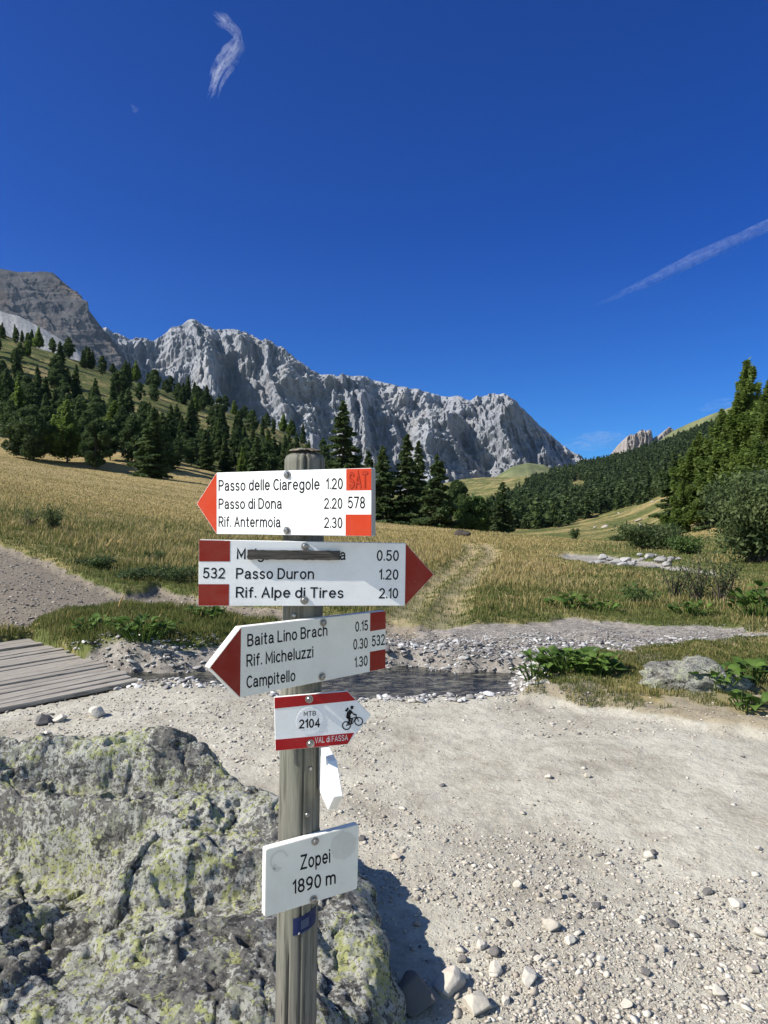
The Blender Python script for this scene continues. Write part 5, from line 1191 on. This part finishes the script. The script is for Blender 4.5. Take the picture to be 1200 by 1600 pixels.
# ---- board seen almost edge-on
b6 = Board(0, 476, 1213, .02)
b6.d = np.array([.255, -.967, 0.0]); b6.d /= np.linalg.norm(b6.d); b6.n = np.array([-.967, -.255, 0.0]); b6.n /= np.linalg.norm(b6.n); b6.u = np.array([0, 0, 1.0])
b6.O = axis_at(.98)+np.array([.0515, -.035, 0]); b6.O[2] = .996
h6 = .054
o6 = [(-.20, h6), (.105, h6), (.172, 0.0), (.105, -h6), (-.20, -h6)]
w6 = b6.prism('sign_board', o6, M_wh, -.020, 0, post, .0012, 'white arrow board seen almost edge-on at the side of the pole', M_wh)
# ---- blue tag, small screws on the pole
def pole_patch(name, z0, z1, a0, a1, off, mat, parent, skew=0.0):
    V, f = [], []; n = 10
    for i in range(n+1):
        a = a0+(a1-a0)*i/n
        for z in (z0+skew*i/n, z1+skew*i/n):
            c = axis_at(z); V.append((c[0]+(PR+off)*math.cos(a), c[1]+(PR+off)*math.sin(a), z))
    V = np.array(V)-POST0; f = [(2*i, 2*i+2, 2*i+3, 2*i+1) for i in range(n)]
    return plink(name, mesh_np(name, V, np.array(f), mat, smooth=True), parent)
M_blue = paint_mat('dark_blue_tag', (.012, .020, .075), .08, .4); M_bl2 = paint_mat('faded_blue_print', (.06, .08, .13), .2, .5)
def yz(Y): return CAMZ+(800-Y)/F*(AXD-PR)
tag_o = pole_patch('blue_tag', yz(1462), yz(1435), -1.66, -.42, .0016, M_blue, post, .016); tag_o['label'] = 'small dark blue label wrapped round the pole'
pole_patch('faded_print', yz(1453), yz(1439), -1.30, -.90, .0022, M_bl2, tag_o, .006)
pole_patch('faded_print', yz(1460.5), yz(1457.5), -1.42, -1.34, .0022, M_wlet, tag_o, .002); pole_patch('faded_print', yz(1459.5), yz(1457), -1.25, -.85, .0022, M_bl2, tag_o, .005)
def pole_screw(a, z, r=.0045):
    c = axis_at(z); d = np.array([math.cos(a), math.sin(a), 0]); s = np.array([-math.sin(a), math.cos(a), 0]); u = np.array([0, 0, 1.0]); n = 14; V = []
    for q, h in ((r*1.3, -.001), (r*1.3, .0025), (r*.8, .005), (r*.2, .0042)):
        for k in range(n): V.append(c+d*(PR*.99+h)+s*q*math.cos(k/n*6.2832)+u*q*math.sin(k/n*6.2832))
    f = [(i*n+k, i*n+(k+1) % n, (i+1)*n+(k+1) % n, (i+1)*n+k) for i in range(3) for k in range(n)]+[]
    plink('screw', mesh_np('screw', np.array(V)-POST0, [np.array(f), np.array([tuple(range(3*n, 4*n))])], M_bolt, smooth=True), post)
pole_screw(-.95, yz(1203)); pole_screw(-1.05, yz(1275)); pole_screw(-1.85, yz(962)); pole_screw(-1.72, yz(1398), .003)

# ------------------------------------------------------------------ clouds (thin real vapour, lit by the sun)
def cloud_mat(name, dens, scale, lo, hi):
    m = bpy.data.materials.new(name); m.use_nodes = True; nt = m.node_tree; nt.nodes.clear()
    out = nt.nodes.new('ShaderNodeOutputMaterial'); p = nd(nt, 'TexCoord').outputs['Object']
    n1 = noise(nt, p, scale, 8, .68, .5)
    pv = nd(nt, 'VolumeScatter', {'Color': (.95, .96, 1, 1), 'Density': math_n(nt, 'MULTIPLY', ramp(nt, n1, lo, hi), dens), 'Anisotropy': .2})
    nt.links.new(pv.outputs[0], out.inputs['Volume']); return m
def cloud(name, path, radii, D, label, mat, strands=10, thin=.55, seed=1, cat='cloud', curl=.35):
    r = np.random.RandomState(seed); P = np.array([((px-600)/F*D, D, CAMZ+(800-Y)/F*D) for px, Y in path]); c = P.mean(0); k = F/D
    q = np.concatenate([[0], np.cumsum(np.linalg.norm(np.diff(P, axis=0), axis=1))]); L = q[-1]; Vs, Fs, o, n = [], [], 0, 8
    for i in range(strands):
        a0 = r.uniform(0, .7) if i else 0; a1 = min(1, a0+r.uniform(.25, .8)) if i else 1; m = 22; t = np.linspace(a0, a1, m)
        C = np.stack([np.interp(t*L, q, P[:, e]) for e in range(3)], 1)-c; R0 = np.interp(t*L, q, radii)/k
        g = r.uniform(-.95, .95, 2) if i else np.zeros(2); T = np.gradient(C, axis=0); T /= np.linalg.norm(T, axis=1)[:, None]+1e-9; S = np.stack([-T[:, 2], 0*t, T[:, 0]], 1)
        wob = curl*R0*fbm(t*6+i*3.1, 0*t, seed, 3)*2
        C = C+S*(g[0]*R0+wob)[:, None]; C[:, 1] += g[1]*R0
        w = np.sin(np.pi*np.clip((t-a0)/(a1-a0), .02, .98))**.7*R0*(thin*r.uniform(.3, .9) if i else thin*.8)
        V, f = tube(C, w, n); Vs.append(V); Fs.append(f+o); o += len(V)
    o = link(name, mesh_np(name, np.concatenate(Vs), np.concatenate(Fs), mat), None, tuple(c)); setp(o, label, cat); return o
MC1 = cloud_mat('thin_cloud', .014, .022, .32, .72); MC2 = cloud_mat('contrail_vapour', .0068, .022, .32, .72); MC3 = cloud_mat('faint_cloud', .0034, .012, .34, .68)
cloud('cloud', [(324, 160), (332, 146), (338, 124), (348, 104), (362, 86), (373, 68), (372, 54), (364, 43), (352, 34), (334, 22)], [8, 11, 11, 12, 12, 10, 7, 7, 9, 8], 5000, 'small white wispy cloud curling alone high in the blue sky', MC1, 34, .50, 3)
cloud('contrail', [(905, 485), (960, 464), (1020, 436), (1075, 410), (1120, 389), (1165, 369), (1215, 346), (1290, 312)], [2, 4, 7, 9, 9, 8, 8, 8], 6000, 'white fading aircraft trail slanting across the sky', MC2, 60, .55, 5, curl=.5)
cloud('cloud', [(1085, 643), (1108, 638), (1125, 632), (1152, 626)], [4, 8, 9, 5], 6500, 'little white cloud just above the grassy skyline by the larch', MC3, 18, .5, 7)
cloud('cloud', [(870, 696), (910, 694), (940, 691), (985, 684)], [6, 13, 15, 9], 8000, 'faint veil of cloud low over the saddle beside the rock towers', MC3, 16, .5, 9)
cloud('cloud', [(203, 166), (210, 170), (218, 174)], [3, 7, 3], 5200, 'tiny faint cloud puff in the empty sky', MC3, 8, .6, 11)
def build_haze():
    m = bpy.data.materials.new('haze'); m.use_nodes = True; nt = m.node_tree; nt.nodes.clear(); out = nt.nodes.new('ShaderNodeOutputMaterial')
    v = nd(nt, 'VolumePrincipled', {'Color': (.45, .70, 1, 1), 'Density': .00002, 'Anisotropy': .3}); nt.links.new(v.outputs[0], out.inputs['Volume'])
    X, Y0, Y1, Z0, Z1 = 7000, -400, 4780, -60, 1500
    V = np.array([(x, y, z) for x in (-X, X) for y in (Y0, Y1) for z in (Z0, Z1)], float); f = np.array([(0, 1, 3, 2), (4, 6, 7, 5), (0, 4, 5, 1), (2, 3, 7, 6), (0, 2, 6, 4), (1, 5, 7, 3)])
    setp(link('haze', mesh_np('haze', V, f, m)), 'thin blue air between the signpost and the mountains', 'haze', None, 'stuff')
if HAZE: build_haze()
print('scene built', len(bpy.data.objects))
